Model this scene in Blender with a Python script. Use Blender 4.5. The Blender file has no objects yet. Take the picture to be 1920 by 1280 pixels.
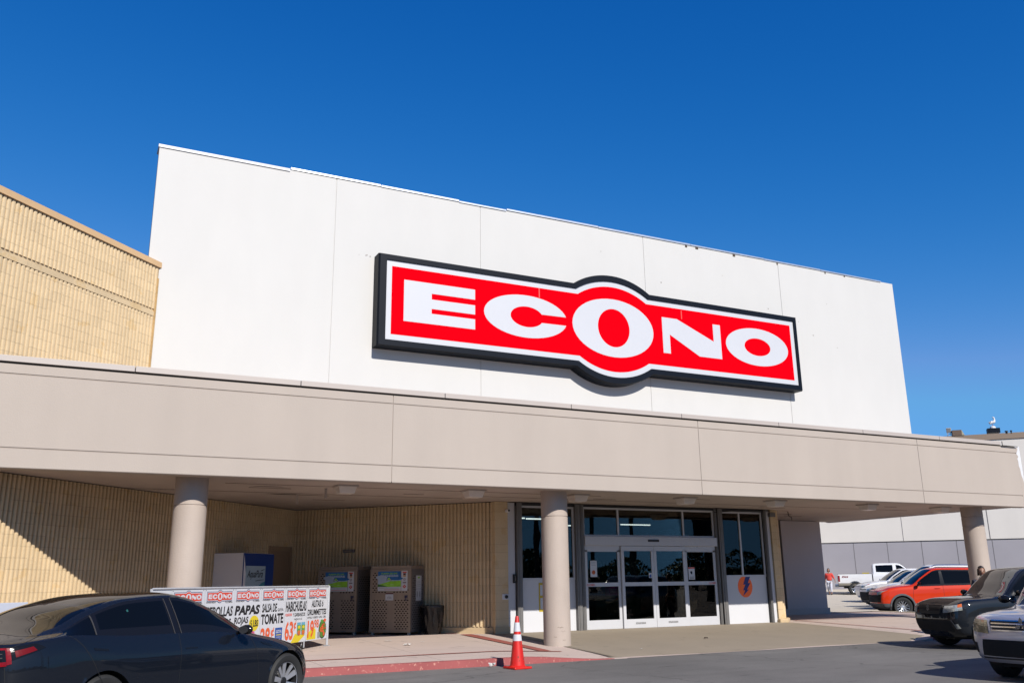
import bpy, bmesh, math, random
import numpy as np
from mathutils import Vector, Matrix
R = math.radians
rnd = random.Random(7)
S = bpy.context.scene
COL = S.collection

# ------------------------------------------------------------------ camera
cam_d = bpy.data.cameras.new("camera")
cam = bpy.data.objects.new("camera", cam_d)
COL.objects.link(cam)
S.camera = cam
cam_d.sensor_width = 36
cam_d.lens = 36 * 1668.73 / 1920
cam_d.clip_end = 3000
cam_d.clip_start = 0.1
def _cam_matrix(pitch, roll, az):
    pi, ro, a = R(pitch), R(roll), R(az)
    F = Vector((math.cos(pi)*math.cos(a), math.cos(pi)*math.sin(a), math.sin(pi)))
    r = Vector((math.sin(a), -math.cos(a), 0)); u = r.cross(F)
    r2 = r*math.cos(ro) + u*math.sin(ro); u2 = -r*math.sin(ro) + u*math.cos(ro)
    m = Matrix((( r2.x, u2.x, -F.x, 0), (r2.y, u2.y, -F.y, 0), (r2.z, u2.z, -F.z, 1.5), (0, 0, 0, 1)))
    return m
cam.matrix_world = _cam_matrix(15.097, -0.756, 63.12)

# ------------------------------------------------------------------ world, sun, exposure
SUN_EL = 35.8
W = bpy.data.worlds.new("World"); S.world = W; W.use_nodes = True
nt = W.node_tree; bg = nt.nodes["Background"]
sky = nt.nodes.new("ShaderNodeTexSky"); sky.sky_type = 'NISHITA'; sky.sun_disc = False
sky.sun_elevation = R(SUN_EL); sky.sun_rotation = R(180)
sky.air_density = 1.0; sky.dust_density = 0.05; sky.ozone_density = 3.0; sky.altitude = 0
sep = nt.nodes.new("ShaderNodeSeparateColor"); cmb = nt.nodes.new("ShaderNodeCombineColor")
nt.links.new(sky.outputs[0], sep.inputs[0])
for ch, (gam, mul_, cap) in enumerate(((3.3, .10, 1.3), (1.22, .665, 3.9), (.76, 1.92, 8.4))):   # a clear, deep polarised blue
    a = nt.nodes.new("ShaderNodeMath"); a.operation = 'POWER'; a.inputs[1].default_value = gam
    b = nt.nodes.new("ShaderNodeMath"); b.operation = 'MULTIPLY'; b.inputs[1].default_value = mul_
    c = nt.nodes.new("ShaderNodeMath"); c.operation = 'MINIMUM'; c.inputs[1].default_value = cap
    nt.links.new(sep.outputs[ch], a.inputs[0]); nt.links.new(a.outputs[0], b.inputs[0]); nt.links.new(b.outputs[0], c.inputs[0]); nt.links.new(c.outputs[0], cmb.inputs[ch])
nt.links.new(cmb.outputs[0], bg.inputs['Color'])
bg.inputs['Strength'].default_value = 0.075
sl = bpy.data.lights.new("sun", 'SUN'); sl.energy = 5.0; sl.angle = R(0.5); sl.color = (1.0, 0.95, 0.88)
so = bpy.data.objects.new("sun", sl); COL.objects.link(so); so.rotation_euler = (R(90-SUN_EL), 0, R(0.8))
so.location = (0, -20, 40)
vs = S.view_settings; vs.view_transform = 'Standard'; vs.look = 'None'; vs.exposure = 0.42; vs.gamma = 1.0
S.render.resolution_x = 1024; S.render.resolution_y = 682

# ------------------------------------------------------------------ materials
MATS = {}
ALB = 0.63
def mat(name, col, rough=0.6, metal=0.0, ns=0, na=0.0, bump=0.0, bs=60, coat=0.0, spec=0.5, emit=None, noise2=None, coords='Object', streak=0.0):
    if name in MATS: return MATS[name]
    if metal < .5 and not emit: col = tuple(q*ALB for q in col)
    m = bpy.data.materials.new(name); m.use_nodes = True
    t = m.node_tree; b = t.nodes["Principled BSDF"]
    b.inputs['Base Color'].default_value = (*col, 1); b.inputs['Roughness'].default_value = rough
    b.inputs['Metallic'].default_value = metal; b.inputs['Coat Weight'].default_value = coat
    b.inputs['Coat Roughness'].default_value = 0.03
    b.inputs['Specular IOR Level'].default_value = spec
    if emit: 
        b.inputs['Emission Color'].default_value = (*emit[0], 1); b.inputs['Emission Strength'].default_value = emit[1]
    tc = t.nodes.new("ShaderNodeTexCoord")
    out = None
    if na > 0:
        n = t.nodes.new("ShaderNodeTexNoise"); n.inputs['Scale'].default_value = ns; n.inputs['Detail'].default_value = 6
        n.inputs['Roughness'].default_value = 0.65
        t.links.new(tc.outputs[coords], n.inputs['Vector'])
        r = t.nodes.new("ShaderNodeMapRange"); r.inputs['From Min'].default_value = 0.3; r.inputs['From Max'].default_value = 0.7
        r.inputs['To Min'].default_value = 1-na; r.inputs['To Max'].default_value = 1+na
        t.links.new(n.outputs['Fac'], r.inputs['Value'])
        last = r.outputs[0]
        if noise2:
            n2 = t.nodes.new("ShaderNodeTexNoise"); n2.inputs['Scale'].default_value = noise2[0]; n2.inputs['Detail'].default_value = 4
            mp = t.nodes.new("ShaderNodeMapping"); mp.inputs['Scale'].default_value = noise2[2] if len(noise2) > 2 else (1, 1, 1)
            t.links.new(tc.outputs[coords], mp.inputs['Vector']); t.links.new(mp.outputs[0], n2.inputs['Vector'])
            r2 = t.nodes.new("ShaderNodeMapRange"); r2.inputs['From Min'].default_value = 0.35; r2.inputs['From Max'].default_value = 0.7
            r2.inputs['To Min'].default_value = 1+noise2[1]; r2.inputs['To Max'].default_value = 1-noise2[1]
            t.links.new(n2.outputs['Fac'], r2.inputs['Value'])
            mm = t.nodes.new("ShaderNodeMath"); mm.operation = 'MULTIPLY'
            t.links.new(last, mm.inputs[0]); t.links.new(r2.outputs[0], mm.inputs[1]); last = mm.outputs[0]
        v = t.nodes.new("ShaderNodeVectorMath"); v.operation = 'SCALE'; v.inputs[0].default_value = col
        t.links.new(last, v.inputs['Scale']); t.links.new(v.outputs[0], b.inputs['Base Color'])
    if bump > 0:
        n = t.nodes.new("ShaderNodeTexNoise"); n.inputs['Scale'].default_value = bs; n.inputs['Detail'].default_value = 5
        t.links.new(tc.outputs[coords], n.inputs['Vector'])
        bp = t.nodes.new("ShaderNodeBump"); bp.inputs['Strength'].default_value = bump; bp.inputs['Distance'].default_value = 0.02
        t.links.new(n.outputs['Fac'], bp.inputs['Height']); t.links.new(bp.outputs[0], b.inputs['Normal'])
    MATS[name] = m
    return m

def nodes_of(m): return m.node_tree, m.node_tree.nodes["Principled BSDF"]

def paint(name, col, metal=0.3, rough=0.35, coat=1.0, spec=.5):
    return mat(name, col, rough, metal, coat=coat, ns=3, na=0.04, spec=spec)

def glass(name, tint, rough=0.0, trans=0.5, ior=1.5):
    if name in MATS: return MATS[name]
    m = bpy.data.materials.new(name); m.use_nodes = True; t = m.node_tree
    for n in list(t.nodes):
        if n.type != 'OUTPUT_MATERIAL': t.nodes.remove(n)
    out = [n for n in t.nodes if n.type == 'OUTPUT_MATERIAL'][0]
    tr = t.nodes.new("ShaderNodeBsdfTransparent"); tr.inputs[0].default_value = (*tint, 1)
    gl = t.nodes.new("ShaderNodeBsdfGlossy"); gl.inputs['Roughness'].default_value = rough; gl.inputs[0].default_value = (.72, .64, .55, 1)
    fr = t.nodes.new("ShaderNodeFresnel"); fr.inputs[0].default_value = ior
    mx = t.nodes.new("ShaderNodeMixShader")
    nz = t.nodes.new("ShaderNodeTexNoise"); nz.inputs['Scale'].default_value = 0.7
    tc = t.nodes.new("ShaderNodeTexCoord"); t.links.new(tc.outputs['Object'], nz.inputs['Vector'])
    bp = t.nodes.new("ShaderNodeBump"); bp.inputs['Strength'].default_value = 0.06; bp.inputs['Distance'].default_value = 0.05
    t.links.new(nz.outputs['Fac'], bp.inputs['Height']); t.links.new(bp.outputs[0], gl.inputs['Normal'])
    t.links.new(fr.outputs[0], mx.inputs[0]); t.links.new(tr.outputs[0], mx.inputs[1]); t.links.new(gl.outputs[0], mx.inputs[2])
    t.links.new(mx.outputs[0], out.inputs[0]); MATS[name] = m
    return m

# ------------------------------------------------------------------ mesh helpers
def tag(o, label=None, cat=None, group=None, kind=None):
    if label: o['label'] = label
    if cat: o['category'] = cat
    if group: o['group'] = group
    if kind: o['kind'] = kind
    return o
def empty(name, loc=(0, 0, 0), rz=0.0, parent=None, **k):
    o = bpy.data.objects.new(name, None); COL.objects.link(o); o.location = loc; o.rotation_euler = (0, 0, rz)
    o.empty_display_size = 0.2
    if parent: o.parent = parent
    return tag(o, **k)

class MB:
    def __init__(s): s.v = []; s.f = []; s.m = []; s.cur = 0; s.T = None
    def add(s, vs, fs, m=None):
        n = len(s.v)
        if s.T is not None: vs = [tuple(s.T @ Vector(v)) for v in vs]
        s.v += [tuple(v) for v in vs]
        s.f += [tuple(i+n for i in f) for f in fs]; s.m += [s.cur if m is None else m]*len(fs)
        return s
    def box(s, x0, x1, y0, y1, z0, z1, m=None):
        vs = [(x0,y0,z0),(x1,y0,z0),(x1,y1,z0),(x0,y1,z0),(x0,y0,z1),(x1,y0,z1),(x1,y1,z1),(x0,y1,z1)]
        return s.add(vs, [(0,3,2,1),(4,5,6,7),(0,1,5,4),(1,2,6,5),(2,3,7,6),(3,0,4,7)], m)
    def obox(s, o, d, n, up, l, w, h, m=None):
        """box from corner o along unit d (l), n (w), up (h)"""
        o = Vector(o); d = Vector(d)*l; n = Vector(n)*w; u = Vector(up)*h
        vs = [o, o+d, o+d+n, o+n, o+u, o+d+u, o+d+n+u, o+n+u]
        return s.add(vs, [(0,3,2,1),(4,5,6,7),(0,1,5,4),(1,2,6,5),(2,3,7,6),(3,0,4,7)], m)
    def quad(s, a, b, c, d, m=None): return s.add([a, b, c, d], [(0,1,2,3)], m)
    def grid(s, P, m=None, close=False):
        nu = len(P); nv = len(P[0]); vs = [p for row in P for p in row]; fs = []
        for i in range(nu-1 + (1 if close else 0)):
            for j in range(nv-1):
                a = i*nv+j; b = ((i+1) % nu)*nv+j
                fs.append((a, b, b+1, a+1))
        return s.add(vs, fs, m)
    def lathe(s, prof, n=24, c=(0,0,0), axis='z', m=None, ang=None):
        P = []
        for k in range(n):
            a = 2*math.pi*k/n; row = []
            for r, h in prof:
                x, y = r*math.cos(a), r*math.sin(a)
                if axis == 'z': q = (c[0]+x, c[1]+y, c[2]+h)
                elif axis == 'y': q = (c[0]+x, c[1]+h, c[2]+y)
                else: q = (c[0]+h, c[1]+x, c[2]+y)
                row.append(q)
            P.append(row)
        return s.grid(P, m, close=True)
    def disc(s, r, h, n=24, c=(0,0,0), axis='z', m=None):
        vs = []
        for k in range(n):
            a = 2*math.pi*k/n; x, y = r*math.cos(a), r*math.sin(a)
            if axis == 'z': vs.append((c[0]+x, c[1]+y, c[2]+h))
            elif axis == 'y': vs.append((c[0]+x, c[1]+h, c[2]+y))
            else: vs.append((c[0]+h, c[1]+x, c[2]+y))
        return s.add(vs, [tuple(range(n))], m)
    def tube(s, pts, r, n=8, m=None, caps=True):
        pts = [Vector(p) for p in pts]; P = []
        for i, p in enumerate(pts):
            d = (pts[min(i+1, len(pts)-1)] - pts[max(i-1, 0)]).normalized()
            a = Vector((0,0,1)) if abs(d.z) < 0.9 else Vector((1,0,0))
            u = d.cross(a).normalized(); w = d.cross(u)
            rr = r[i] if isinstance(r, (list, tuple)) else r
            P.append([tuple(p + u*rr*math.cos(2*math.pi*k/n) + w*rr*math.sin(2*math.pi*k/n)) for k in range(n)])
        n0 = len(P); vs = [q for row in P for q in row]; fs = []
        for i in range(n0-1):
            for k in range(n):
                fs.append((i*n+k, i*n+(k+1) % n, (i+1)*n+(k+1) % n, (i+1)*n+k))
        if caps: fs += [tuple(reversed(range(n))), tuple(range((n0-1)*n, n0*n))]
        return s.add(vs, fs, m)
    def prism(s, poly, fr, d0, d1, m=None):
        """extrude 2D polygon; fr(s,t,d)->3D point"""
        n = len(poly); vs = [fr(a, b, d0) for a, b in poly] + [fr(a, b, d1) for a, b in poly]
        fs = [tuple(range(n)), tuple(range(2*n-1, n-1, -1))] + [(i, i+n, (i+1) % n + n, (i+1) % n) for i in range(n)]
        return s.add(vs, fs, m)
    def build(s, name, mats, parent=None, smooth=False, bevel=0.0, seg=2, fix=True, loc=None, **k):
        me = bpy.data.meshes.new(name); me.from_pydata(s.v, [], s.f); me.update()
        if not isinstance(mats, (list, tuple)): mats = [mats]
        for mt in mats: me.materials.append(mt)
        if len(mats) > 1: me.polygons.foreach_set('material_index', s.m)
        if fix:
            bm = bmesh.new(); bm.from_mesh(me); bmesh.ops.recalc_face_normals(bm, faces=bm.faces); bm.to_mesh(me); bm.free()
        if smooth is True: me.polygons.foreach_set('use_smooth', [True]*len(me.polygons))
        o = bpy.data.objects.new(name, me); COL.objects.link(o)
        if smooth == 'auto':
            me.polygons.foreach_set('use_smooth', [True]*len(me.polygons))
            try: me.set_sharp_from_angle(angle=R(35))
            except Exception: pass
        if bevel > 0:
            b = o.modifiers.new("bevel", 'BEVEL'); b.width = bevel; b.segments = seg; b.limit_method = 'ANGLE'; b.angle_limit = R(40)
        if parent: o.parent = parent
        if loc is not None: o.location = loc
        return tag(o, **k)

# text as flat triangles (built-in font), cached: returns (verts2d, faces, width, height)
_TX = {}
def text2d(body, bold=0.0, shear=0.0):
    key = (body, bold, shear)
    if key in _TX: return _TX[key]
    c = bpy.data.curves.new("lettering", 'FONT'); c.body = body; c.size = 1; c.offset = bold; c.shear = shear; c.resolution_u = 3
    o = bpy.data.objects.new("lettering", c); COL.objects.link(o)
    dg = bpy.context.evaluated_depsgraph_get()
    me = bpy.data.meshes.new_from_object(o.evaluated_get(dg))
    V = [(v.co.x, v.co.y) for v in me.vertices]; F = [tuple(p.vertices) for p in me.polygons]
    bpy.data.objects.remove(o); bpy.data.curves.remove(c); bpy.data.meshes.remove(me)
    xs = [v[0] for v in V]; ys = [v[1] for v in V]
    x0, x1, y0, y1 = min(xs), max(xs), min(ys), max(ys)
    V = [((x-x0)/(x1-x0), (y-y0)/(y1-y0)) for x, y in V]
    _TX[key] = (V, F, x1-x0, y1-y0)
    return _TX[key]

class Art:
    """flat artwork on a frame: origin o, unit directions sx (right), sy (up), n (towards the viewer)"""
    STEP = 0.0015
    def __init__(s, o, sx, sy=(0,0,1), n=None):
        s.o = Vector(o); s.sx = Vector(sx).normalized(); s.sy = Vector(sy).normalized()
        s.n = Vector(n) if n is not None else s.sx.cross(s.sy)
        s.mb = MB(); s.mats = []
    def mi(s, m):
        if m not in s.mats: s.mats.append(m)
        return s.mats.index(m)
    def p(s, a, b, L): return tuple(s.o + s.sx*a + s.sy*b + s.n*(L*s.STEP))
    def poly(s, pts, m, L=1): 
        s.mb.add([s.p(a, b, L) for a, b in pts], [tuple(range(len(pts)))], s.mi(m)); return s
    def rect(s, a0, b0, a1, b1, m, L=1): return s.poly([(a0,b0),(a1,b0),(a1,b1),(a0,b1)], m, L)
    def ell(s, ca, cb, ra, rb, m, L=1, n=24, a0=0, a1=360):
        return s.poly([(ca+ra*math.cos(R(a0+(a1-a0)*k/n)), cb+rb*math.sin(R(a0+(a1-a0)*k/n))) for k in range(n + (0 if a1-a0 == 360 else 1))], m, L)
    def ring(s, ca, cb, ra, rb, ia, ib, ica, icb, m, L=1, n=36, t0=0, t1=360):
        P = []
        for k in range(n+1):
            t = R(t0+(t1-t0)*k/n)
            P.append([s.p(ca+ra*math.cos(t), cb+rb*math.sin(t), L), s.p(ica+ia*math.cos(t), icb+ib*math.sin(t), L)])
        s.mb.grid(P, s.mi(m)); return s
    def text(s, body, a0, b0, a1, b1, m, L=2, bold=0.0, shear=0.0):
        V, F, w, h = text2d(body, bold, shear)
        s.mb.add([s.p(a0+(a1-a0)*x, b0+(b1-b0)*y, L) for x, y in V], F, s.mi(m)); return s
    def build(s, name, parent=None, **k):
        return s.mb.build(name, s.mats, parent, fix=False, **k)

def bulge(x0, x1, z0, z1, cx, hc, sag, n=18):
    """the shop sign outline: a bar with a round bulge up and down in the middle"""
    Rr = (hc*hc+sag*sag)/(2*sag); th = math.asin(hc/Rr)
    top = [(cx-Rr*math.sin(th-2*th*k/n)*-1 if False else cx+Rr*math.sin(th-2*th*k/n), z1+sag-Rr+Rr*math.cos(th-2*th*k/n)) for k in range(n+1)]
    bot = [(cx-Rr*math.sin(th-2*th*k/n), z0-sag+Rr-Rr*math.cos(th-2*th*k/n)) for k in range(n+1)]
    return [(x0, z0)] + bot + [(x1, z0), (x1, z1)] + top + [(x0, z1)]
def logo_letters(add_poly, add_ring, k=1.0):
    """E C O N O in sign coordinates centred on (0,0): width about 13, heights as on the sign"""
    e = [(-6.34,-.55),(-4.35,-.55),(-4.35,-.27),(-5.58,-.27),(-5.58,-.14),(-4.35,-.14),(-4.35,.12),(-5.58,.12),(-5.58,.26),(-4.35,.26),(-4.35,.55),(-6.34,.55)]
    # E as four plain rectangles so that no concave fill is needed
    for a0, b0, a1, b1 in ((-6.34,-.55,-5.58,.55),(-5.58,.27,-4.35,.55),(-5.58,-.14,-4.35,.115),(-5.58,-.55,-4.35,-.27)):
        add_poly([(a0,b0),(a1,b0),(a1,b1),(a0,b1)])
    # C: ring open to the right between z -.12 and +.12
    n = 44; c = -2.82; P = []
    ta = math.asin(.12/.60); ti = math.asin(.12/.29)
    for i in range(n+1):
        f = i/n; to = ta + (2*math.pi-2*ta)*f; tt = ti + (2*math.pi-2*ti)*f
        P.append(((c+1.27*math.cos(to), .60*math.sin(to)), (c+.02+.50*math.cos(tt), -.01+.29*math.sin(tt))))
    for i in range(n): add_poly([P[i][1], P[i][0], P[i+1][0], P[i+1][1]])
    def ring(c, ra, rb, ia, ib):
        n = 44
        for i in range(n):
            t, u = 2*math.pi*i/n, 2*math.pi*(i+1)/n
            add_poly([(c+ia*math.cos(t), ib*math.sin(t)), (c+ra*math.cos(t), rb*math.sin(t)), (c+ra*math.cos(u), rb*math.sin(u)), (c+ia*math.cos(u), ib*math.sin(u))])
    ring(0, 1.37, .86, .535, .565)
    ring(5.31, 1.25, .60, .52, .28)
    for q in ([(1.70,-.55),(1.96,-.55),(1.96,.03),(1.70,.54)], [(1.70,.54),(1.96,.03),(3.02,-.53),(2.25,.54)], [(2.25,.54),(3.02,-.53),(3.59,-.01)], [(3.02,-.53),(3.87,-.53),(3.59,-.01)], [(3.59,-.01),(3.87,-.53),(3.87,.54),(3.59,.54)]):
        add_poly(q)

# ------------------------------------------------------------------ surface materials
def tree_mat(name): 
    m = bpy.data.materials.new(name); m.use_nodes = True; MATS[name] = m
    t = m.node_tree; return m, t, t.nodes["Principled BSDF"]

def asphalt_material():
    m, t, b = tree_mat("asphalt")
    tc = t.nodes.new("ShaderNodeTexCoord"); L = t.links.new
    def noise(sc, det=4, rough=0.6, scale=None):
        n = t.nodes.new("ShaderNodeTexNoise"); n.inputs['Scale'].default_value = sc; n.inputs['Detail'].default_value = det; n.inputs['Roughness'].default_value = rough
        if scale:
            mp = t.nodes.new("ShaderNodeMapping"); mp.inputs['Scale'].default_value = scale; L(tc.outputs['Object'], mp.inputs[0]); L(mp.outputs[0], n.inputs['Vector'])
        else: L(tc.outputs['Object'], n.inputs['Vector'])
        return n.outputs['Fac']
    def mr(x, a, bb, c, d):
        r = t.nodes.new("ShaderNodeMapRange"); r.inputs['From Min'].default_value = a; r.inputs['From Max'].default_value = bb
        r.inputs['To Min'].default_value = c; r.inputs['To Max'].default_value = d; L(x, r.inputs['Value']); return r.outputs[0]
    def mul(x, y):
        k = t.nodes.new("ShaderNodeMath"); k.operation = 'MULTIPLY'; L(x, k.inputs[0]); L(y, k.inputs[1]); return k.outputs[0]
    big = mr(noise(0.25, 6), .35, .65, .80, 1.14)
    mid = mr(noise(1.1, 6, .7, (.35, 1.6, 1)), .35, .68, .92, 1.08)
    fine = mr(noise(55, 3, .8), .3, .7, .70, 1.32)
    stain = mr(noise(2.3, 4, .6, (.5, 2.2, 1)), .62, .70, 1.0, .60)
    v = mul(mul(big, mid), mul(fine, stain))
    vor = t.nodes.new("ShaderNodeTexVoronoi"); vor.feature = 'DISTANCE_TO_EDGE'; vor.inputs['Scale'].default_value = .28
    wv = t.nodes.new("ShaderNodeTexNoise"); wv.inputs['Scale'].default_value = 1.5; L(tc.outputs['Object'], wv.inputs['Vector'])
    ad = t.nodes.new("ShaderNodeMixRGB"); ad.inputs[0].default_value = .35; L(tc.outputs['Object'], ad.inputs[1]); L(wv.outputs['Color'], ad.inputs[2])
    L(ad.outputs[0], vor.inputs['Vector'])
    crack = mr(vor.outputs['Distance'], 0.0, .005, .62, 1.0)
    v = mul(v, crack)
    sc = t.nodes.new("ShaderNodeVectorMath"); sc.operation = 'SCALE'; sc.inputs[0].default_value = (.132, .124, .115); L(v, sc.inputs['Scale'])
    L(sc.outputs[0], b.inputs['Base Color']); b.inputs['Roughness'].default_value = .88; b.inputs['Specular IOR Level'].default_value = .3
    bp = t.nodes.new("ShaderNodeBump"); bp.inputs['Strength'].default_value = .35; bp.inputs['Distance'].default_value = .01
    nf = t.nodes.new("ShaderNodeTexNoise"); nf.inputs['Scale'].default_value = 90; L(tc.outputs['Object'], nf.inputs['Vector'])
    L(nf.outputs['Fac'], bp.inputs['Height']); L(bp.outputs[0], b.inputs['Normal'])
    return m

def block_material(name, col, shift=0.0):
    """painted ribbed concrete block: faint course and head joints, stains, painted over roughness (object coordinates, metres)"""
    col = tuple(q*ALB for q in col)
    m, t, b = tree_mat(name); L = t.links.new
    tc = t.nodes.new("ShaderNodeTexCoord"); sp = t.nodes.new("ShaderNodeSeparateXYZ"); L(tc.outputs['Object'], sp.inputs[0])
    def math_(op, x, y=None, clamp=False):
        k = t.nodes.new("ShaderNodeMath"); k.operation = op; k.use_clamp = clamp
        for i, q in enumerate((x, y)):
            if q is None: continue
            if isinstance(q, (int, float)): k.inputs[i].default_value = q
            else: L(q, k.inputs[i])
        return k.outputs[0]
    def noise(sc, det=4, scale=(1, 1, 1)):
        mp = t.nodes.new("ShaderNodeMapping"); mp.inputs['Scale'].default_value = scale; L(tc.outputs['Object'], mp.inputs[0])
        n = t.nodes.new("ShaderNodeTexNoise"); n.inputs['Scale'].default_value = sc; n.inputs['Detail'].default_value = det; L(mp.outputs[0], n.inputs['Vector']); return n.outputs['Fac']
    fz = math_('FRACT', math_('DIVIDE', math_('ADD', sp.outputs['Z'], shift), 0.2032))
    dz = math_('ABSOLUTE', math_('SUBTRACT', fz, .5))
    wob = math_('MULTIPLY', math_('SUBTRACT', noise(9, 3), .5), .02)
    line = math_('GREATER_THAN', math_('ADD', dz, wob), .478)
    brk = math_('GREATER_THAN', noise(3.2, 5), .46)
    j = math_('MULTIPLY', line, brk)
    course = math_('FLOOR', math_('DIVIDE', math_('ADD', sp.outputs['Z'], shift), 0.2032))
    hx = math_('FRACT', math_('ADD', math_('DIVIDE', sp.outputs['X'], .4064), math_('MULTIPLY', course, .5)))
    hl = math_('MULTIPLY', math_('LESS_THAN', hx, .035), math_('GREATER_THAN', noise(5, 4), .55))
    j = math_('MAXIMUM', j, math_('MULTIPLY', hl, .35))
    dark = math_('SUBTRACT', 1.0, math_('MULTIPLY', j, .24))
    mot = math_('ADD', .88, math_('MULTIPLY', noise(1.3, 5), .24))
    st = math_('ADD', .93, math_('MULTIPLY', noise(4.0, 5, (1, 1, .12)), .14))
    wn = t.nodes.new("ShaderNodeTexWhiteNoise"); wn.noise_dimensions = '2D'; cv = t.nodes.new("ShaderNodeCombineXYZ")
    L(math_('FLOOR', math_('ADD', math_('DIVIDE', sp.outputs['X'], .4064), math_('MULTIPLY', course, .5))), cv.inputs[0]); L(course, cv.inputs[1]); L(cv.outputs[0], wn.inputs['Vector'])
    val = math_('MULTIPLY', math_('MULTIPLY', dark, mot), math_('MULTIPLY', st, math_('ADD', .95, math_('MULTIPLY', wn.outputs['Value'], .10))))
    s = t.nodes.new("ShaderNodeVectorMath"); s.operation = 'SCALE'; s.inputs[0].default_value = col; L(val, s.inputs['Scale'])
    tint = t.nodes.new("ShaderNodeMixRGB"); tint.blend_type = 'MULTIPLY'; tint.inputs[2].default_value = (.96, .87, .68, 1)
    L(math_('MULTIPLY', math_('GREATER_THAN', noise(2.2, 6), .62), .55), tint.inputs[0]); L(s.outputs[0], tint.inputs[1])
    L(tint.outputs[0], b.inputs['Base Color']); b.inputs['Roughness'].default_value = .75
    h = math_('ADD', math_('MULTIPLY', math_('SUBTRACT', 1.0, j), .8), math_('MULTIPLY', noise(22, 5), .8))
    bp = t.nodes.new("ShaderNodeBump"); bp.inputs['Strength'].default_value = .5; bp.inputs['Distance'].default_value = .012
    L(h, bp.inputs['Height']); L(bp.outputs[0], b.inputs['Normal'])
    return m

def joint_concrete(name, col, jx, jy, na=.08, jw=.006, dark=.55, stain=.25):
    """slab concrete with tooled joints every jx, jy metres"""
    col = tuple(q*ALB for q in col)
    m, t, b = tree_mat(name); L = t.links.new
    tc = t.nodes.new("ShaderNodeTexCoord"); sp = t.nodes.new("ShaderNodeSeparateXYZ"); L(tc.outputs['Object'], sp.inputs[0])
    def math_(op, x, y=None):
        k = t.nodes.new("ShaderNodeMath"); k.operation = op
        for i, q in enumerate((x, y)):
            if q is None: continue
            if isinstance(q, (int, float)): k.inputs[i].default_value = q
            else: L(q, k.inputs[i])
        return k.outputs[0]
    def noise(sc, det=5, scale=(1, 1, 1)):
        mp = t.nodes.new("ShaderNodeMapping"); mp.inputs['Scale'].default_value = scale; L(tc.outputs['Object'], mp.inputs[0])
        n = t.nodes.new("ShaderNodeTexNoise"); n.inputs['Scale'].default_value = sc; n.inputs['Detail'].default_value = det; L(mp.outputs[0], n.inputs['Vector']); return n.outputs['Fac']
    a = math_('LESS_THAN', math_('FRACT', math_('DIVIDE', sp.outputs['X'], jx)), jw/jx*2)
    c = math_('LESS_THAN', math_('FRACT', math_('DIVIDE', sp.outputs['Y'], jy)), jw/jy*2)
    j = math_('MAXIMUM', a, c)
    v = math_('SUBTRACT', 1.0, math_('MULTIPLY', j, dark))
    v = math_('MULTIPLY', v, math_('ADD', 1-na, math_('MULTIPLY', noise(1.1), 2*na)))
    v = math_('MULTIPLY', v, math_('ADD', .90, math_('MULTIPLY', noise(60, 3), .2)))
    spot = math_('GREATER_THAN', noise(3.5, 6), .66)
    v = math_('MULTIPLY', v, math_('SUBTRACT', 1.0, math_('MULTIPLY', spot, stain)))
    s = t.nodes.new("ShaderNodeVectorMath"); s.operation = 'SCALE'; s.inputs[0].default_value = col; L(v, s.inputs['Scale'])
    L(s.outputs[0], b.inputs['Base Color']); b.inputs['Roughness'].default_value = .85
    bp = t.nodes.new("ShaderNodeBump"); bp.inputs['Strength'].default_value = .25; bp.inputs['Distance'].default_value = .01
    L(noise(40, 4), bp.inputs['Height']); L(bp.outputs[0], b.inputs['Normal'])
    return m

def chipped(name, col, under, sc=5, thr=.56, scale=(1, 1, 1)):
    """paint worn through to what lies under it"""
    col = tuple(q*ALB for q in col)
    m, t, b = tree_mat(name); L = t.links.new
    tc = t.nodes.new("ShaderNodeTexCoord"); mp = t.nodes.new("ShaderNodeMapping"); mp.inputs['Scale'].default_value = scale; L(tc.outputs['Object'], mp.inputs[0])
    n = t.nodes.new("ShaderNodeTexNoise"); n.inputs['Scale'].default_value = sc; n.inputs['Detail'].default_value = 8; n.inputs['Roughness'].default_value = .7; L(mp.outputs[0], n.inputs['Vector'])
    g = t.nodes.new("ShaderNodeMapRange"); g.inputs['From Min'].default_value = thr-.02; g.inputs['From Max'].default_value = thr+.02; L(n.outputs['Fac'], g.inputs['Value'])
    n2 = t.nodes.new("ShaderNodeTexNoise"); n2.inputs['Scale'].default_value = 1.7; n2.inputs['Detail'].default_value = 5; L(tc.outputs['Object'], n2.inputs['Vector'])
    c0 = t.nodes.new("ShaderNodeMixRGB"); c0.inputs[1].default_value = (*[q*.75 for q in col], 1); c0.inputs[2].default_value = (*[min(1, q*1.3) for q in col], 1); L(n2.outputs['Fac'], c0.inputs[0])
    mx = t.nodes.new("ShaderNodeMixRGB"); L(g.outputs[0], mx.inputs[0]); L(c0.outputs[0], mx.inputs[1]); mx.inputs[2].default_value = (*under, 1)
    L(mx.outputs[0], b.inputs['Base Color']); b.inputs['Roughness'].default_value = .8
    return m

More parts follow.
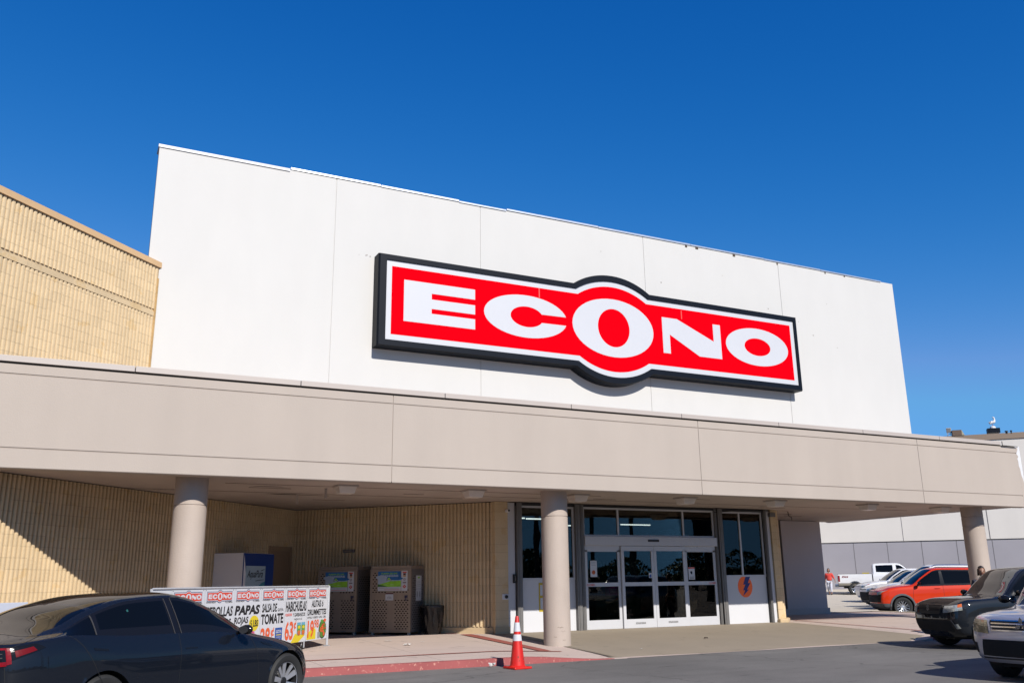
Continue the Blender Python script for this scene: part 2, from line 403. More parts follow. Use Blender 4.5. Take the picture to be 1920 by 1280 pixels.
M_ASPH = asphalt_material()
M_SLAB = joint_concrete("sidewalk concrete", (.66, .525, .45), 2.2, 1.5)
M_APRON = joint_concrete("apron concrete", (.36, .295, .215), 40, 40, na=.12, stain=.12)
M_FARWALK = joint_concrete("far walk concrete", (.72, .63, .50), 3.0, 3.0)
M_KERB = chipped("red kerb paint", (.42, .105, .10), (.46, .22, .17), 15, .61, (1, 1, 1))
M_REDS = chipped("red stripe", (.38, .105, .075), (.45, .33, .27), 12, .66)
M_BLK = block_material("ribbed block paint", (.80, .605, .36))
M_WHITE = mat("white wall paint", (.72, .705, .675), .7, ns=.5, na=.012, noise2=(2.2, .010, (1, 1, .3)), bump=.08, bs=35)
M_FASC = mat("fascia paint", (.53, .452, .388), .75, ns=.35, na=.03, noise2=(1.6, .022, (1, 1, .14)), bump=.12, bs=40)
M_CAP = mat("coping metal paint", (.56, .49, .44), .5, ns=1, na=.03)
M_SOFF = mat("soffit paint", (.60, .50, .43), .8, ns=.6, na=.06, noise2=(1.6, .05, (1, .25, 1)), bump=.2, bs=14)
M_COLM = mat("column paint", (.55, .455, .385), .7, ns=1.2, na=.05, noise2=(4, .04, (1, 1, .2)), bump=.2, bs=30)
M_TAN = mat("tan coping", (.82, .54, .28), .6, ns=1.5, na=.06)
M_DARK = mat("dark joint", (.03, .025, .02), .9)
M_GREYM = mat("grey shutter metal", (.22, .21, .20), .5, .3, ns=4, na=.08)
M_ALU = mat("white aluminium frame", (.72, .72, .74), .4, .1, ns=3, na=.02)
M_WPAN = mat("white panel", (.78, .78, .80), .5, ns=1, na=.02)
M_GLASS = glass("store glass", (.55, .58, .57), 0.0, ior=1.65)
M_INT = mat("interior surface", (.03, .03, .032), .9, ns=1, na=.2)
M_BLACK = mat("black", (.012, .012, .013), .5)
M_RED = mat("sign red", (1.0, .001, .008), .9, spec=.0, ns=.8, na=.02)
M_SWHITE = mat("sign white", (.69, .70, .735), .4, ns=.8, na=.012)
M_NAVY = mat("sign frame navy", (.003, .006, .013), .5, spec=.15, ns=2, na=.15)
M_CLIP = mat("thin metal flashing", (.55, .57, .60), .35, .7, ns=3, na=.1)
M_GREYW = mat("lavender grey wall paint", (.66, .58, .56), .75, ns=.8, na=.03)
M_LENS = mat("light lens", (.95, .86, .78), .3, ns=6, na=.05)

def sm(x, a, b): 
    t = min(1, max(0, (x-a)/(b-a))); return t*t*(3-2*t)
def ground_z(x, y):
    """parking lot: flat near the shop, rising gently far behind it"""
    d = .452*x + .892*y
    e = sm(x, 26, 30)
    return e*(.42*min(1, max(0, (d-36)/22)) + .26*sm(d, 58, 64))
def slab_z(x, y):
    lo = .12 + .13*min(1, max(0, (y-15.8)/5.25)); ap = .25*min(1, max(0, (y-16.05)/5.0))**.8 if y > 16.05 else 0.0
    k = sm(x, 8.0, 10.2) * (1 - sm(x, 18.6, 20.4))
    return lo*(1-k) + ap*k

# ground
m = MB()
xs = [-1500, -300, -60, -20, 0, 10, 20, 25, 26] + [27+i for i in range(0, 12)] + [40+4*i for i in range(12)] + [100, 300, 1500]
ys = [-1500, -300, -60, 0, 20, 25] + [26+3*i for i in range(22)] + [110, 300, 1500]
m.grid([[(x, y, ground_z(x, y)) for y in ys] for x in xs])
asph = m.build("parking_lot", M_ASPH, smooth=True, kind='structure')
tag(asph, "grey worn asphalt parking lot in front of the supermarket")
# slab: x -9..28, y 15.8..30, minus the apron, which is a sheet of its own 4 mm above
m = MB()
gx = [-9+.25*i for i in range(149)]; gy = [15.8+.125*i for i in range(75)]
m.grid([[(x, y, slab_z(x, y)+.004) for y in gy] for x in gx])
for i in range(len(gx)-1):       # kerb face
    a, b = gx[i], gx[i+1]; za, zb = slab_z(a, 15.8)+.004, slab_z(b, 15.8)+.004
    if a > 10.4 and b < 18.4: continue
    m.add([(a, 15.8, -.05), (b, 15.8, -.05), (b, 15.8, zb), (a, 15.8, za)], [(0,1,2,3)])
m.add([(28, 15.8, -.05), (28, 25.05, -.05), (28, 25.05, .254), (28, 15.8, .124)], [(0,1,2,3)])
sw = m.build("sidewalk", M_SLAB, smooth='auto', kind='structure')
m = MB()
P = []
for i in range(41):
    x = 10.0 + 9.6*i/40; row = []
    for j in range(24):
        y0 = 15.95 + .10*math.sin(x*1.3); y = y0 + (21.05-y0)*j/23; xx = x + (0.0 if 0 < i < 40 else 0)
        row.append((xx + (.5*(1-j/23) if i == 0 else 0), y, slab_z(xx, y)+.008 if j else .005))
    P.append(row)
m.grid(P); m.build("entrance_apron", M_APRON, smooth=True, kind='structure')
# red kerb paint (top and face), red brick-coloured stripes
m = MB()
for k in range(60):
    a, b = -9+.32*k, -9+.32*(k+1)
    m.grid([[(x, 15.796, 0.0), (x, 15.796, slab_z(x, 15.8)+.008), (x, 15.93, slab_z(x, 15.93)+.008)] for x in (a, b)])
for k in range(8):
    a, b = 19.4+1.0*k, 20.4+1.0*k
    m.grid([[(x, 15.796, 0.0), (x, 15.796, slab_z(x, 15.8)+.008), (x, 15.93, slab_z(x, 15.93)+.008)] for x in (a, b)])
m.build("kerb", M_KERB, kind='structure')
m = MB()
def stripe(pts, w, dz=.014):
    for (x0, y0), (x1, y1) in zip(pts[:-1], pts[1:]):
        n = max(1, int(math.hypot(x1-x0, y1-y0)/.4)); L = math.hypot(x1-x0, y1-y0); nx, ny = -(y1-y0)/L*w/2, (x1-x0)/L*w/2
        m.grid([[(x0+(x1-x0)*i/n+s*nx, y0+(y1-y0)*i/n+s*ny, slab_z(x0+(x1-x0)*i/n+s*nx, y0+(y1-y0)*i/n+s*ny)+dz) for s in (-1, 1)] for i in range(n+1)])
stripe([(-9, 17.05), (9.7, 17.05)], .09)
stripe([(9.35, 17.1), (9.35, 21.2)], .30, .018)
stripe([(6.6, 24.3), (9.3, 21.6)], .09, .02)
stripe([(20.0, 16.9), (28, 16.9)], .09)
stripe([(20.3, 17.0), (20.3, 21.4)], .09, .018)
stripe([(20.3, 21.4), (26.5, 21.4)], .09, .018)
stripe([(26.5, 16.9), (26.5, 25)], .09, .020)
m.build("pavement_stripes", M_REDS, kind='structure')
# far walk beside the parked cars
m = MB()
def walk_z(x, y): return max(ground_z(x, y), .245*(1-sm(y, 25, 42)))+.03
m.grid([[(25.2+a*(1+(b-25)*.035)+(b-25)*.93, b, walk_z(25.2+a*(1+(b-25)*.035)+(b-25)*.93, b)) for b in [25.06+1.05*i for i in range(34)]] for a in (-6, -4, -2, -1, 0, .7, 1.4, 2.1, 2.8)])
m.build("far_walkway", M_FARWALK, smooth=True, kind='structure')
m = MB(); m.box(27.7, 28.05, 15.9, 25.2, .02, .275); m.build("side_kerb", mat("cream kerb", (.72, .60, .42), .8, ns=4, na=.08), kind='structure')

# ------------------------------------------------------------------ supermarket building
BLD = empty("supermarket_building", (12, 21, 0), label="white and beige supermarket with a long taupe canopy and glass sliding entrance", cat="supermarket")
BO = Vector((12, 21, 0))
def bb(mb, name, mats, parent=BLD, **k):
    """build in building-local coordinates"""
    off = BO if parent is BLD else Vector((0, 0, 0))
    mb.v = [(x-BO.x, y-BO.y, z-BO.z) for x, y, z in mb.v]
    o = mb.build(name, mats, parent, **k)
    return o

# white upper wall: five slabs with fine joints
ZT = 11.62; jx = [1.26, 5.56, 9.64, 15.10, 20.50, 25.89]
m = MB()
for a, b in zip(jx[:-1], jx[1:]):
    m.box(a + (.008 if a > 2 else 0), b - (.008 if b < 25 else 0), 20.87, 21.04, 5.0, ZT)
m.box(1.30, 25.85, 20.885, 21.2, 5.0, ZT-.02)
bb(m, "white_wall", M_WHITE, bevel=.006)
m = MB(); m.box(9.0, 25.8, 22.5, 40, 5.0, 10.4); bb(m, "roof_block", M_WHITE)
# flashing along the top, in pieces, some lifted or slipped
x = 1.24; segs = [(1.24, 4.36, .0, .10), (4.37, 6.75, .06, .07), (6.76, 9.0, .05, .07), (9.0, 10.45, .03, .06), (10.46, 13.5, .06, .07), (13.5, 16.9, .05, .07), (16.9, 19.9, .05, .06), (19.9, 22.4, .04, .06), (22.4, 25.3, .03, .06)]
for a, b, dz, h in segs:
    m = MB(); m.box(a, b-.01, 20.845, 21.3, ZT+dz-.05, ZT+dz-.05+h*.72)
    bb(m, "flashing", M_CLIP if a > 2 else M_SWHITE)
for a in (16.7, 17.1, 18.6, 20.45, 22.6, 23.5):   # rust and broken mortar bits under the flashing
    m = MB(); m.box(a, a+rnd.uniform(.04, .14), 20.855, 20.866, ZT-.05-rnd.uniform(.02, .06), ZT-.012); bb(m, "rust_patch", mat("rust", (.10, .07, .05), .9))
for k in range(18):
    a, z = (rnd.uniform(13, 25), rnd.uniform(8.4, 11.3)) if k < 14 else (6.15+rnd.uniform(0, .4), rnd.uniform(9.6, 9.66)); r = rnd.uniform(.012, .03)
    m = MB(); m.box(a, a+r, 20.862, 20.867, z, z+r); bb(m, "paint_chip", mat("paint chip", (.35, .30, .25), .9))

# ribbed block walls
def rib_mesh(p0, p1, z0, z1, n_out, r=.048, w=.072, pitch=.1016, zn=1):
    """rounded vertical ribs along p0->p1, standing out along n_out. Local frame: X along the wall, Z up"""
    p0 = Vector((*p0, 0)); p1 = Vector((*p1, 0)); L = (p1-p0).length
    prof = []; k = 0; x = 0.0
    while x < L:
        g = pitch-w
        prof += [(x, 0), (x+g*.96, 0), (x+g*.96, r*.45)]
        for q in range(1, 4):
            a = math.pi*q/4; prof.append((x+g+w/2-w/2*math.cos(a), r*.45+r*.55*math.sin(a)))
        prof.append((x+pitch-.002, r*.45)); prof.append((x+pitch-.001, 0)); x += pitch
    prof = [(min(a, L), b) for a, b in prof]
    m = MB(); m.grid([[(a, -b, z0+(z1-z0)*k/zn) for k in range(zn+1)] for a, b in prof])
    m.add([(0, .2, z0), (L, .2, z0), (L, 0, z0), (0, 0, z0)], [(0,1,2,3)])
    # caps of each rib (top and bottom)
    vs = [(a, -b, z1) for a, b in prof]; vb = [(a, -b, z0) for a, b in prof]
    m.add(vs + [(L, .19, z1), (0, .19, z1)], [tuple(range(len(vs)+2))])
    m.add(vb + [(L, .19, z0), (0, .19, z0)], [tuple(reversed(range(len(vb)+2)))])
    return m, L
def rib_wall(name, p0, p1, z0, z1, parent=BLD, matx=None, **kw):
    d = Vector((p1[0]-p0[0], p1[1]-p0[1])); a = math.atan2(d.y, d.x)
    m, L = rib_mesh(p0, p1, z0, z1, None, **kw)
    o = m.build(name, matx or M_BLK, parent, fix=False, smooth='auto')
    o.location = (p0[0]-BO.x, p0[1]-BO.y, 0); o.rotation_euler = (0, 0, a)
    return o
h2 = 2**-.5
# left diagonal wall: line x-y=-19.387
A0 = (-5.2, 14.187); A1 = (5.96, 25.347)
rib_wall("ribbed_wall", A0, A1, .42, 3.5)
rib_wall("ribbed_wall", (5.96, 25.347), (10.15, 21.157), .42, 3.5)
m = MB(); m.obox((A0[0], A0[1], -.1), (h2, h2, 0), (-h2, h2, 0), (0, 0, 1), 15.78, .3, .52); m.T = None
m.obox((5.96-.02*h2, 25.347-.02*h2, 0), (h2, -h2, 0), (h2, h2, 0), (0, 0, 1), 5.95, .3, .42)
bb(m, "wall_base", M_BLK)
m = MB(); m.obox((5.96-.04*h2+.0, 25.347-.04*h2, 0.1), (h2, -h2, 0), (-h2, -h2, 0), (0, 0, 1), 5.9, .045, .30)
bb(m, "wall_plinth", mat("plinth paint", (.66, .49, .29), .8, ns=3, na=.08))
A2 = (1.483, 20.87)
up = rib_wall("ribbed_wall", A0, A2, 7.565, 8.56, r=.03, w=.080)
up.data.name = "upper"
m = MB(); La = (Vector(A2)-Vector(A0)).length
m.obox((A0[0]+.03*h2, A0[1]-.03*h2, 7.40), (h2, h2, 0), (-h2, h2, 0), (0, 0, 1), La, .2, .10)
m.obox((A0[0]+.002*h2, A0[1]-.002*h2, 7.50), (h2, h2, 0), (-h2, h2, 0), (0, 0, 1), La, .2, .068)
bb(m, "smooth_band", M_BLK)
rib_wall("ribbed_wall", A0, A2, 5.3, 7.40, r=.024, w=.082)
m = MB(); m.obox((A0[0]+.06*h2, A0[1]-.06*h2, 8.565), (h2, h2, 0), (-h2, h2, 0), (0, 0, 1), La+.05, .5, .13)
bb(m, "tan_coping", M_TAN)
m = MB()    # a narrow return of blocks and a downpipe-like corner where the block wall meets the white wall
m.obox((A2[0]-.02, A2[1]-.02-.0, 5.3), (h2, h2, 0), (h2, -h2, 0), (0, 0, 1), .04, .05, 3.0)
bb(m, "corner_trim", mat("orange trim", (.62, .40, .17), .8, ns=5, na=.2))
# walls right of the entrance
rib_wall("ribbed_wall", (19.75, 21.41), (23.15, 24.81), .42, 3.5)
m = MB(); pts = [(19.35, 21.0), (19.52, 20.98), (19.60, 21.06), (19.66, 21.06), (19.74, 21.16), (19.80, 21.18), (19.90, 21.34), (19.98, 21.42), (19.9, 21.6), (19.35, 21.3)]
m.prism(pts, lambda a, b, d: (a, b, d), .2, 3.515); bb(m, "fluted_pier", M_BLK)
m = MB(); m.prism([(19.30, 20.90), (19.58, 20.86), (20.12, 21.36), (20.0, 21.55), (19.35, 21.2)], lambda a, b, d: (a, b, d), .1, .36); bb(m, "pier_plinth", MATS['plinth paint'], bevel=.04)
m = MB(); m.obox((19.75, 21.39, 0), (h2, h2, 0), (-h2, h2, 0), (0, 0, 1), 4.8, .3, .42)
bb(m, "wall_base", M_BLK)
m = MB(); m.box(23.3, 25.2, 24.80, 25.1, .1, 3.5); m.box(24.9, 25.2, 25.1, 60, .1, 3.5)
bb(m, "grey_wall", M_GREYW)
m = MB(); m.box(23.1, 25.24, 24.74, 24.80, .1, .46); bb(m, "wall_skirting", mat("skirting", (.62, .54, .50), .8))

# canopy: soffit, back slab, fascia panels, coping
m = MB(); m.box(-9.7, 25.2, 17.42, 25.6, 3.52, 3.62); m.box(25.2, 26.12, 17.42, 25.25, 3.52, 3.62); bb(m, "soffit", M_SOFF)
m = MB()
for (a, b, l) in ((3.6, 19.6, .9), (4.6, 20.9, 1.1), (5.6, 22.0, .8), (7.2, 19.9, .5), (12.2, 19.6, .7), (18.4, 20.4, 1.0), (19.5, 21.2, .8), (22.0, 19.0, .5), (21.8, 23.0, .8), (14.8, 18.8, .5)):
    m.box(a, a+l, b, b+rnd.uniform(.008, .025), 3.514, 3.519)
m.box(1.0, 9.0, 20.6, 20.606, 3.514, 3.519); m.box(9, 24, 19.9, 19.906, 3.514, 3.519); m.box(3.0, 12, 18.9, 18.906, 3.514, 3.519)
m.add([(4.2, 20.85, 3.517), (4.9, 20.8, 3.517), (5.1, 20.93, 3.517), (4.5, 21.0, 3.517)], [(3,2,1,0)])
m.add([(3.55, 19.3, 3.517), (4.2, 19.26, 3.517), (4.3, 19.33, 3.517), (3.8, 19.37, 3.517)], [(3,2,1,0)])
m.add([(20.9, 22.4, 3.517), (21.5, 22.3, 3.517), (21.6, 22.5, 3.517)], [(2,1,0)])
bb(m, "ceiling_crack", M_DARK)
m = MB()
for (a, b) in ((4.9, 20.8), (5.15, 19.25), (10.9, 19.2)):
    m = MB(); m.box(a, a+.05, b, b+.015, 3.30, 3.514); bb(m, "hanging_strip", mat("hanging strip paint", (.5, .43, .37), .7))
m = MB(); a, b = 20.55, 21.5; m.tube([(a, b, 3.52), (a+.02, b, 3.4), (a+.14, b, 3.34), (a+.14, b, 3.26)], .012, 5); bb(m, "hanging_wire", M_DARK)
m = MB(); m.box(-9.7, 26.1, 17.7, 20.86, 5.05, 5.2); bb(m, "canopy_roof", M_CAP)
def fascia_profile():
    y = 17.33; g = .022
    return [(y+.30, 3.47), (y+.012, 3.47), (y, 3.482), (y, 3.80), (y+g, 3.805), (y+g, 3.822), (y, 3.827), (y, 5.082), (y+g, 5.087), (y+g, 5.104), (y, 5.109), (y, 5.27), (y+.30, 5.27)]
for a, b in ((-9.7, -1.864), (-1.85, 5.993), (6.007, 13.881), (13.895, 21.656), (21.67, 26.02)):
    m = MB(); pr = fascia_profile()
    m.grid([[(x, y, z) for y, z in pr] for x in (a, b)])
    for x in (a, b): m.add([(x, y, z) for y, z in pr], [tuple(range(len(pr)))])
    bb(m, "fascia_panel", M_FASC, smooth=False)
m = MB(); m.box(-9.7, 26.0, 17.342, 17.50, 3.5, 5.25); bb(m, "joint_filler", mat("sealant", (.42, .35, .30), .9))
# ragged right end of the fascia: broken plaster over a white return
rag = [(26.018, 3.47), (26.20, 3.47), (26.20, 4.15), (26.15, 4.3), (26.10, 4.45), (26.09, 4.62), (26.05, 4.72), (26.06, 4.86), (26.03, 4.93), (26.10, 5.0), (26.02, 5.08), (26.09, 5.18), (26.12, 5.27), (26.018, 5.27)]
m = MB(); m.prism(rag, lambda a, b, d: (a, 17.33+d, b), 0, .28); bb(m, "fascia_end", M_FASC)
m = MB(); m.box(26.018, 26.24, 17.36, 25.25, 3.50, 5.31); bb(m, "canopy_side", mat("white plaster", (.80, .80, .82), .8, ns=4, na=.05))
m = MB(); m.tube([(25.35, 17.28, 5.29), (25.35, 17.28, 5.42)], .012, 5); m.tube([(25.35, 17.28, 5.292), (26.05, 17.28, 5.285)], .012, 5); bb(m, "bent_rod", M_DARK)
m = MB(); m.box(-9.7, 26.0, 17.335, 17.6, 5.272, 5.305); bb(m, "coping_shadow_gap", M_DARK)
cj = [-9.7, -5.2, -2.1, 1.01, 4.06, 7.15, 10.27, 13.39, 16.5, 19.53, 22.6, 25.3]
for a, b in zip(cj[:-1], cj[1:]):
    m = MB(); m.box(a+.006, b-.006, 17.295, 17.78, 5.305, 5.415); bb(m, "coping", M_CAP, bevel=.008)

# columns
def column(x, y, rings):
    zb = slab_z(x, y)
    m = MB(); r = .305; pr = [(r, zb-.05)]
    for z in sorted(rings): pr += [(r, z-.012), (r-.012, z-.006), (r-.012, z+.006), (r, z+.012)]
    pr += [(r, 3.52)]
    m.lathe(pr, 48, (x, y, 0)); bb(m, "column", M_COLM, smooth='auto')
    for k in range(5):
        a0 = R(rnd.uniform(-150, -60)); da = rnd.uniform(.15, .5); z = zb+rnd.uniform(.12, .4); rr = r+.0015; h = rnd.uniform(.004, .012)
        m = MB(); m.grid([[(x+rr*math.cos(a0+da*i/6), y+rr*math.sin(a0+da*i/6), z+.01*math.sin(i*1.7)+q) for q in (0, h)] for i in range(7)]); bb(m, "scuff_mark", mat("scuff grey", (.26, .20, .16), .9))
column(2.27, 18.2, [2.98]); column(10.26, 18.2, [2.93]); column(24.95, 18.35, [2.93, 3.22])
column(-5.73, 18.2, [2.98]) if False else None

# entrance front, plane y = 21.05
Y = 21.05
for a, b in ((10.46, 10.68), (19.14, 19.34)): m = MB(); m.box(a, b, Y, Y+.15, .2, 3.5); bb(m, "entrance_post", M_WPAN, bevel=.008)
m = MB(); m.box(10.08, 10.455, Y-.05, Y+.15, .2, 3.515); bb(m, "smooth_pier", M_BLK, bevel=.01); m = MB(); m.box(10.05, 10.46, Y-.10, Y-.051, .15, .42); bb(m, "pier_plinth", MATS['plinth paint'])
def uprights(xs, name, mtl, y0=-.10, y1=.08):
    for a, b in xs:
        m = MB(); m.box(a, b, Y+y0, Y+y1, .22, 3.5); m.box(a+(b-a)*.32, a+(b-a)*.42, Y+y0-.012, Y+y0, .22, 3.5); bb(m, name, mtl)
uprights([(10.70, 10.84), (12.46, 12.60), (17.30, 17.46), (19.06, 19.14)], "shutter_guide", M_GREYM)
uprights([(12.64, 12.74), (17.20, 17.27)], "frame_upright", M_GREYM, -.06)
for a, b in ((12.60, 12.64), (17.27, 17.30), (19.04, 19.06)): m = MB(); m.box(a, b, Y-.02, Y+.1, .22, 3.5); bb(m, "dark_gap", M_BLACK)
m = MB(); m.box(10.70, 12.60, Y-.06, Y+.1, 3.43, 3.5); m.box(12.6, 17.3, Y-.02, Y+.1, 3.44, 3.5); m.box(17.3, 19.1, Y-.06, Y+.1, 3.43, 3.5); bb(m, "shutter_head", M_BLACK)

def window(x0, x1, z0, z1, mull, zsill=1.56):
    w = MB(); f = .05
    w.box(x0, x1, Y+.0, Y+.07, z0, z0+f); w.box(x0, x1, Y, Y+.07, z1-f, z1)
    w.box(x0, x0+f, Y, Y+.07, z0+f, z1-f); w.box(x1-f, x1, Y, Y+.07, z0+f, z1-f)
    for q in mull: w.box(q-.025, q+.025, Y, Y+.07, z0+f, z1-f)
    fr = bb(w, "window", M_ALU)
    edges = [x0+f] + [q for q in mull] + [x1-f]
    for i, (a, b) in enumerate(zip(edges[:-1], edges[1:])):
        g = MB(); a2 = a + (.025 if i else 0); b2 = b - (.025 if i < len(edges)-2 else 0)
        g.box(a2, b2, Y+.03, Y+.036, z0+f, z1-f)
        g.v = [(x-BO.x, y-BO.y, z) for x, y, z in g.v]; g.build("pane", M_GLASS, fr)
    return fr
window(10.84, 12.46, 1.54, 3.43, [])
window(17.46, 19.04, 1.56, 3.43, [18.17])
window(12.74, 17.20, 2.66, 3.44, [13.88, 16.10])
m = MB(); m.box(10.84, 12.46, Y+.02, Y+.1, .24, 1.54); bb(m, "lower_panel", M_WPAN)
m = MB(); m.box(17.46, 19.04, Y+.02, Y+.1, .24, 1.56); bb(m, "lower_panel", M_WPAN)
# header box of the sliding doors
m = MB(); m.box(12.74, 17.20, Y-.10, Y+.12, 2.42, 2.66); hd = bb(m, "door_header", M_ALU, bevel=.006)
m = MB(); m.box(14.78, 15.14, Y-.125, Y-.10, 2.53, 2.585); m.v = [(x-BO.x, y-BO.y, z) for x, y, z in m.v]; m.build("sensor", M_BLACK, hd)
# four glazed leaves
lx = [12.76, 13.90, 14.98, 16.07, 17.19]
for k in range(4):
    a, b = lx[k], lx[k+1]; yy = Y-.055 if k in (1, 2) else Y+.0; ztop = 2.41 if k in (1, 2) else 2.42; st = .085
    a += .004; b -= .004
    w = MB(); w.box(a, b, yy, yy+.05, .26, .49); w.box(a, b, yy, yy+.05, ztop-.13 if k in (1, 2) else ztop-.16, ztop)
    w.box(a, a+st, yy, yy+.05, .49, ztop-.12); w.box(b-st, b, yy, yy+.05, .49, ztop-.12); w.box(a+st, b-st, yy, yy+.05, 1.35, 1.45)
    d = bb(w, "sliding_door" if k in (1, 2) else "side_leaf", M_ALU)
    g = MB(); g.box(a+st, b-st, yy+.02, yy+.026, .49, 1.35); g.box(a+st, b-st, yy+.02, yy+.026, 1.45, ztop-.12)
    g.v = [(x-BO.x, y-BO.y, z) for x, y, z in g.v]; g.build("pane", M_GLASS, d)
    if k in (1, 2):
        ar = Art((a+.38-BO.x, yy-.002-BO.y, .36), (1, 0, 0), (0, 0, 1), (0, -1, 0)); dk = M_BLACK
        ar.rect(0, 0, .32, .045, M_GREYM, 1); ar.text("AUTOMATIC", .01, .008, .31, .037, M_ALU, 2, .02); ar.build("label_strip", d)
# interior
m = MB()
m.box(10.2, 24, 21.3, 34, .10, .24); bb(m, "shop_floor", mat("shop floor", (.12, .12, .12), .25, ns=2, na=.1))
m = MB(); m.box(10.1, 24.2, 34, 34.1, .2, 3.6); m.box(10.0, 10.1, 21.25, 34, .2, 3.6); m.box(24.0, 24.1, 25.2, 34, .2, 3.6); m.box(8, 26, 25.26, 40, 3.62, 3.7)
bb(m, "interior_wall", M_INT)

# ------------------------------------------------------------------ inside the entrance, seen dimly through the glass
M_TUBE = mat("fluorescent tube", (.8, .8, .8), .5, emit=((.95, 1, .97), 2.2))
for i, (x, y) in enumerate(((12.2, 24.6), (13.6, 24.8), (15.9, 27.5), (18.2, 26.5))):
    t = empty("tube_light", (x, y, 3.36), label=["white tube lamp seen through the left window", "white tube lamp seen through the top left transom", "white tube lamp deep inside above the sliding doors", "white tube lamp seen through the right window"][i], cat="ceiling light", group="tube lamps inside the shop")
    m = MB(); m.box(-.62, .62, -.02, .02, 0, .035); m.build("tube", M_TUBE, t); m = MB(); m.box(-.65, .65, -.05, .05, .036, .10); m.build("housing", M_ALU, t)
t = empty("display_stand", (14.6, 22.3, .24), label="dark green display stand with pale lettering behind the sliding doors", cat="display stand")
m = MB(); m.box(-.75, .75, 0, .5, 0, .85); m.build("base", mat("dark green", (.02, .07, .02), .6), t)
for a in (-.8, .74): m = MB(); m.box(a, a+.06, 0, .06, .85, 2.05); m.build("post", M_BLACK, t)
m = MB(); m.box(-.85, .85, -.01, .05, 1.45, 1.95); m.build("header_board", MATS["dark green"], t)
ar = Art((-.8, -.014, 1.5), (1, 0, 0), (0, 0, 1), (0, -1, 0)); ar.text("humano", .1, .1, 1.5, .38, mat("pale lettering", (.25, .30, .22), .7), 2, .02)
ar.build("lettering", t); ar = Art((-.8, -.014, 1.5), (1, 0, 0), (0, 0, 1), (0, -1, 0)); ar.text("humana", .4, -1.18, 1.25, -.98, MATS["pale lettering"], 2, .02); ar.build("lettering", t)
t = empty("shopping_bag_display", (14.25, 22.0, 1.1), label="bright pink box standing on the dark green display", cat="box")
m = MB(); m.box(-.14, .14, 0, .2, 0, .26); m.build("carton", mat("pink", (.75, .03, .35), .6), t, bevel=.01)
m = MB(); m.box(-.1, .1, -.004, 0, .08, .18); m.build("panel", mat("pale pink", (.8, .4, .6), .6), t)

# ------------------------------------------------------------------ the big shop sign
t = empty("store_sign", (13.66, 20.87, 8.42), label="huge red and white ECONO sign with navy frame on the white wall", cat="shop sign")
fr3 = lambda a, b, d: (a, -d, b)
outer = bulge(-7.03, 7.03, -1.215, 1.215, 0, 1.28, .40); inner = bulge(-6.82, 6.88, -1.05, 1.06, 0, 1.22, .365)
m = MB(); n = len(outer)
rings = [(outer, 0.0), (outer, .34), ([(a*.995, b*.985) for a, b in outer], .40), (inner, .40), (inner, .36)]
vs = []
for poly, d in rings: vs += [fr3(a, b, d) for a, b in poly]
fs = [(r*n+i, r*n+(i+1) % n, (r+1)*n+(i+1) % n, (r+1)*n+i) for r in range(len(rings)-1) for i in range(n)]
m.add(vs, fs); m.build("sign_frame", M_NAVY, t, fix=False)
ar = Art((0, -.362, 0), (1, 0, 0), (0, 0, 1), (0, -1, 0)); Art.STEP = .0015
ar.poly(inner, M_SWHITE, 0)
ar.build("sign_face", t)
ar = Art((0, -.362, 0), (1, 0, 0), (0, 0, 1), (0, -1, 0))
ar.poly(bulge(-6.67, 6.73, -.895, .905, 0, 1.165, .355), M_RED, 3); ar.build("red_field", t)
ar = Art((0, -.362, 0), (1, 0, 0), (0, 0, 1), (0, -1, 0))
logo_letters(lambda p: ar.poly([(a, b+.035) for a, b in p], M_SWHITE, 6), None); ar.build("lettering", t)
ar = Art((0, -.362, 0), (1, 0, 0), (0, 0, 1), (0, -1, 0)); sc_ = mat("seam streak", (.86, .10, .08), .5)
ar.rect(-2.42, .62, -2.39, .9, sc_, 5); ar.build("seam", t); ar = Art((0, -.362, 0), (1, 0, 0), (0, 0, 1), (0, -1, 0)); ar.rect(2.42, .60, 2.45, .86, sc_, 5); ar.build("seam", t)

def small_logo(ar, cx, cy, w, L=2):
    """the same sign, small, on a poster"""
    k = w/14.06
    P = lambda poly: [(cx+a*k, cy+b*k*1.25) for a, b in poly]
    ar.poly(P(outer), mat("poster navy", (.10, .10, .22), .6), L); ar.poly(P(inner), MATS["poster white"], L+1)
    ar.poly(P(bulge(-6.67, 6.73, -.895, .905, 0, 1.165, .355)), MATS["poster red"], L+2)
    logo_letters(lambda p: ar.poly([(cx+a*k, cy+b*k*1.25) for a, b in p], MATS["poster white"], L+3), None)
M_PW = mat("poster white", (.76, .77, .80), .45, ns=2, na=.02); M_PR = mat("poster red", (.80, .07, .035), .5); M_PO = mat("poster orange red", (.86, .13, .04), .5)
M_PK = mat("poster black", (.015, .015, .018), .5); M_PY = mat("poster yellow", (.85, .66, .02), .5); M_PB = mat("poster blue", (.03, .10, .38), .5)
M_PG = mat("poster green", (.12, .36, .06), .5); M_PP = mat("poster pink", (.80, .16, .35), .5); M_PGR = mat("poster grey", (.35, .35, .36), .5)
M_FOOD = mat("fried orange", (.72, .17, .03), .5, ns=30, na=.4)

# ------------------------------------------------------------------ wheeled board with six offer posters
az = R(48); Bo = (5.49, 19.84)
t = empty("poster_board", (Bo[0], Bo[1], slab_z(*Bo)+.006), az, label="long white wheeled board of grocery offer posters on the sidewalk", cat="advertising board")
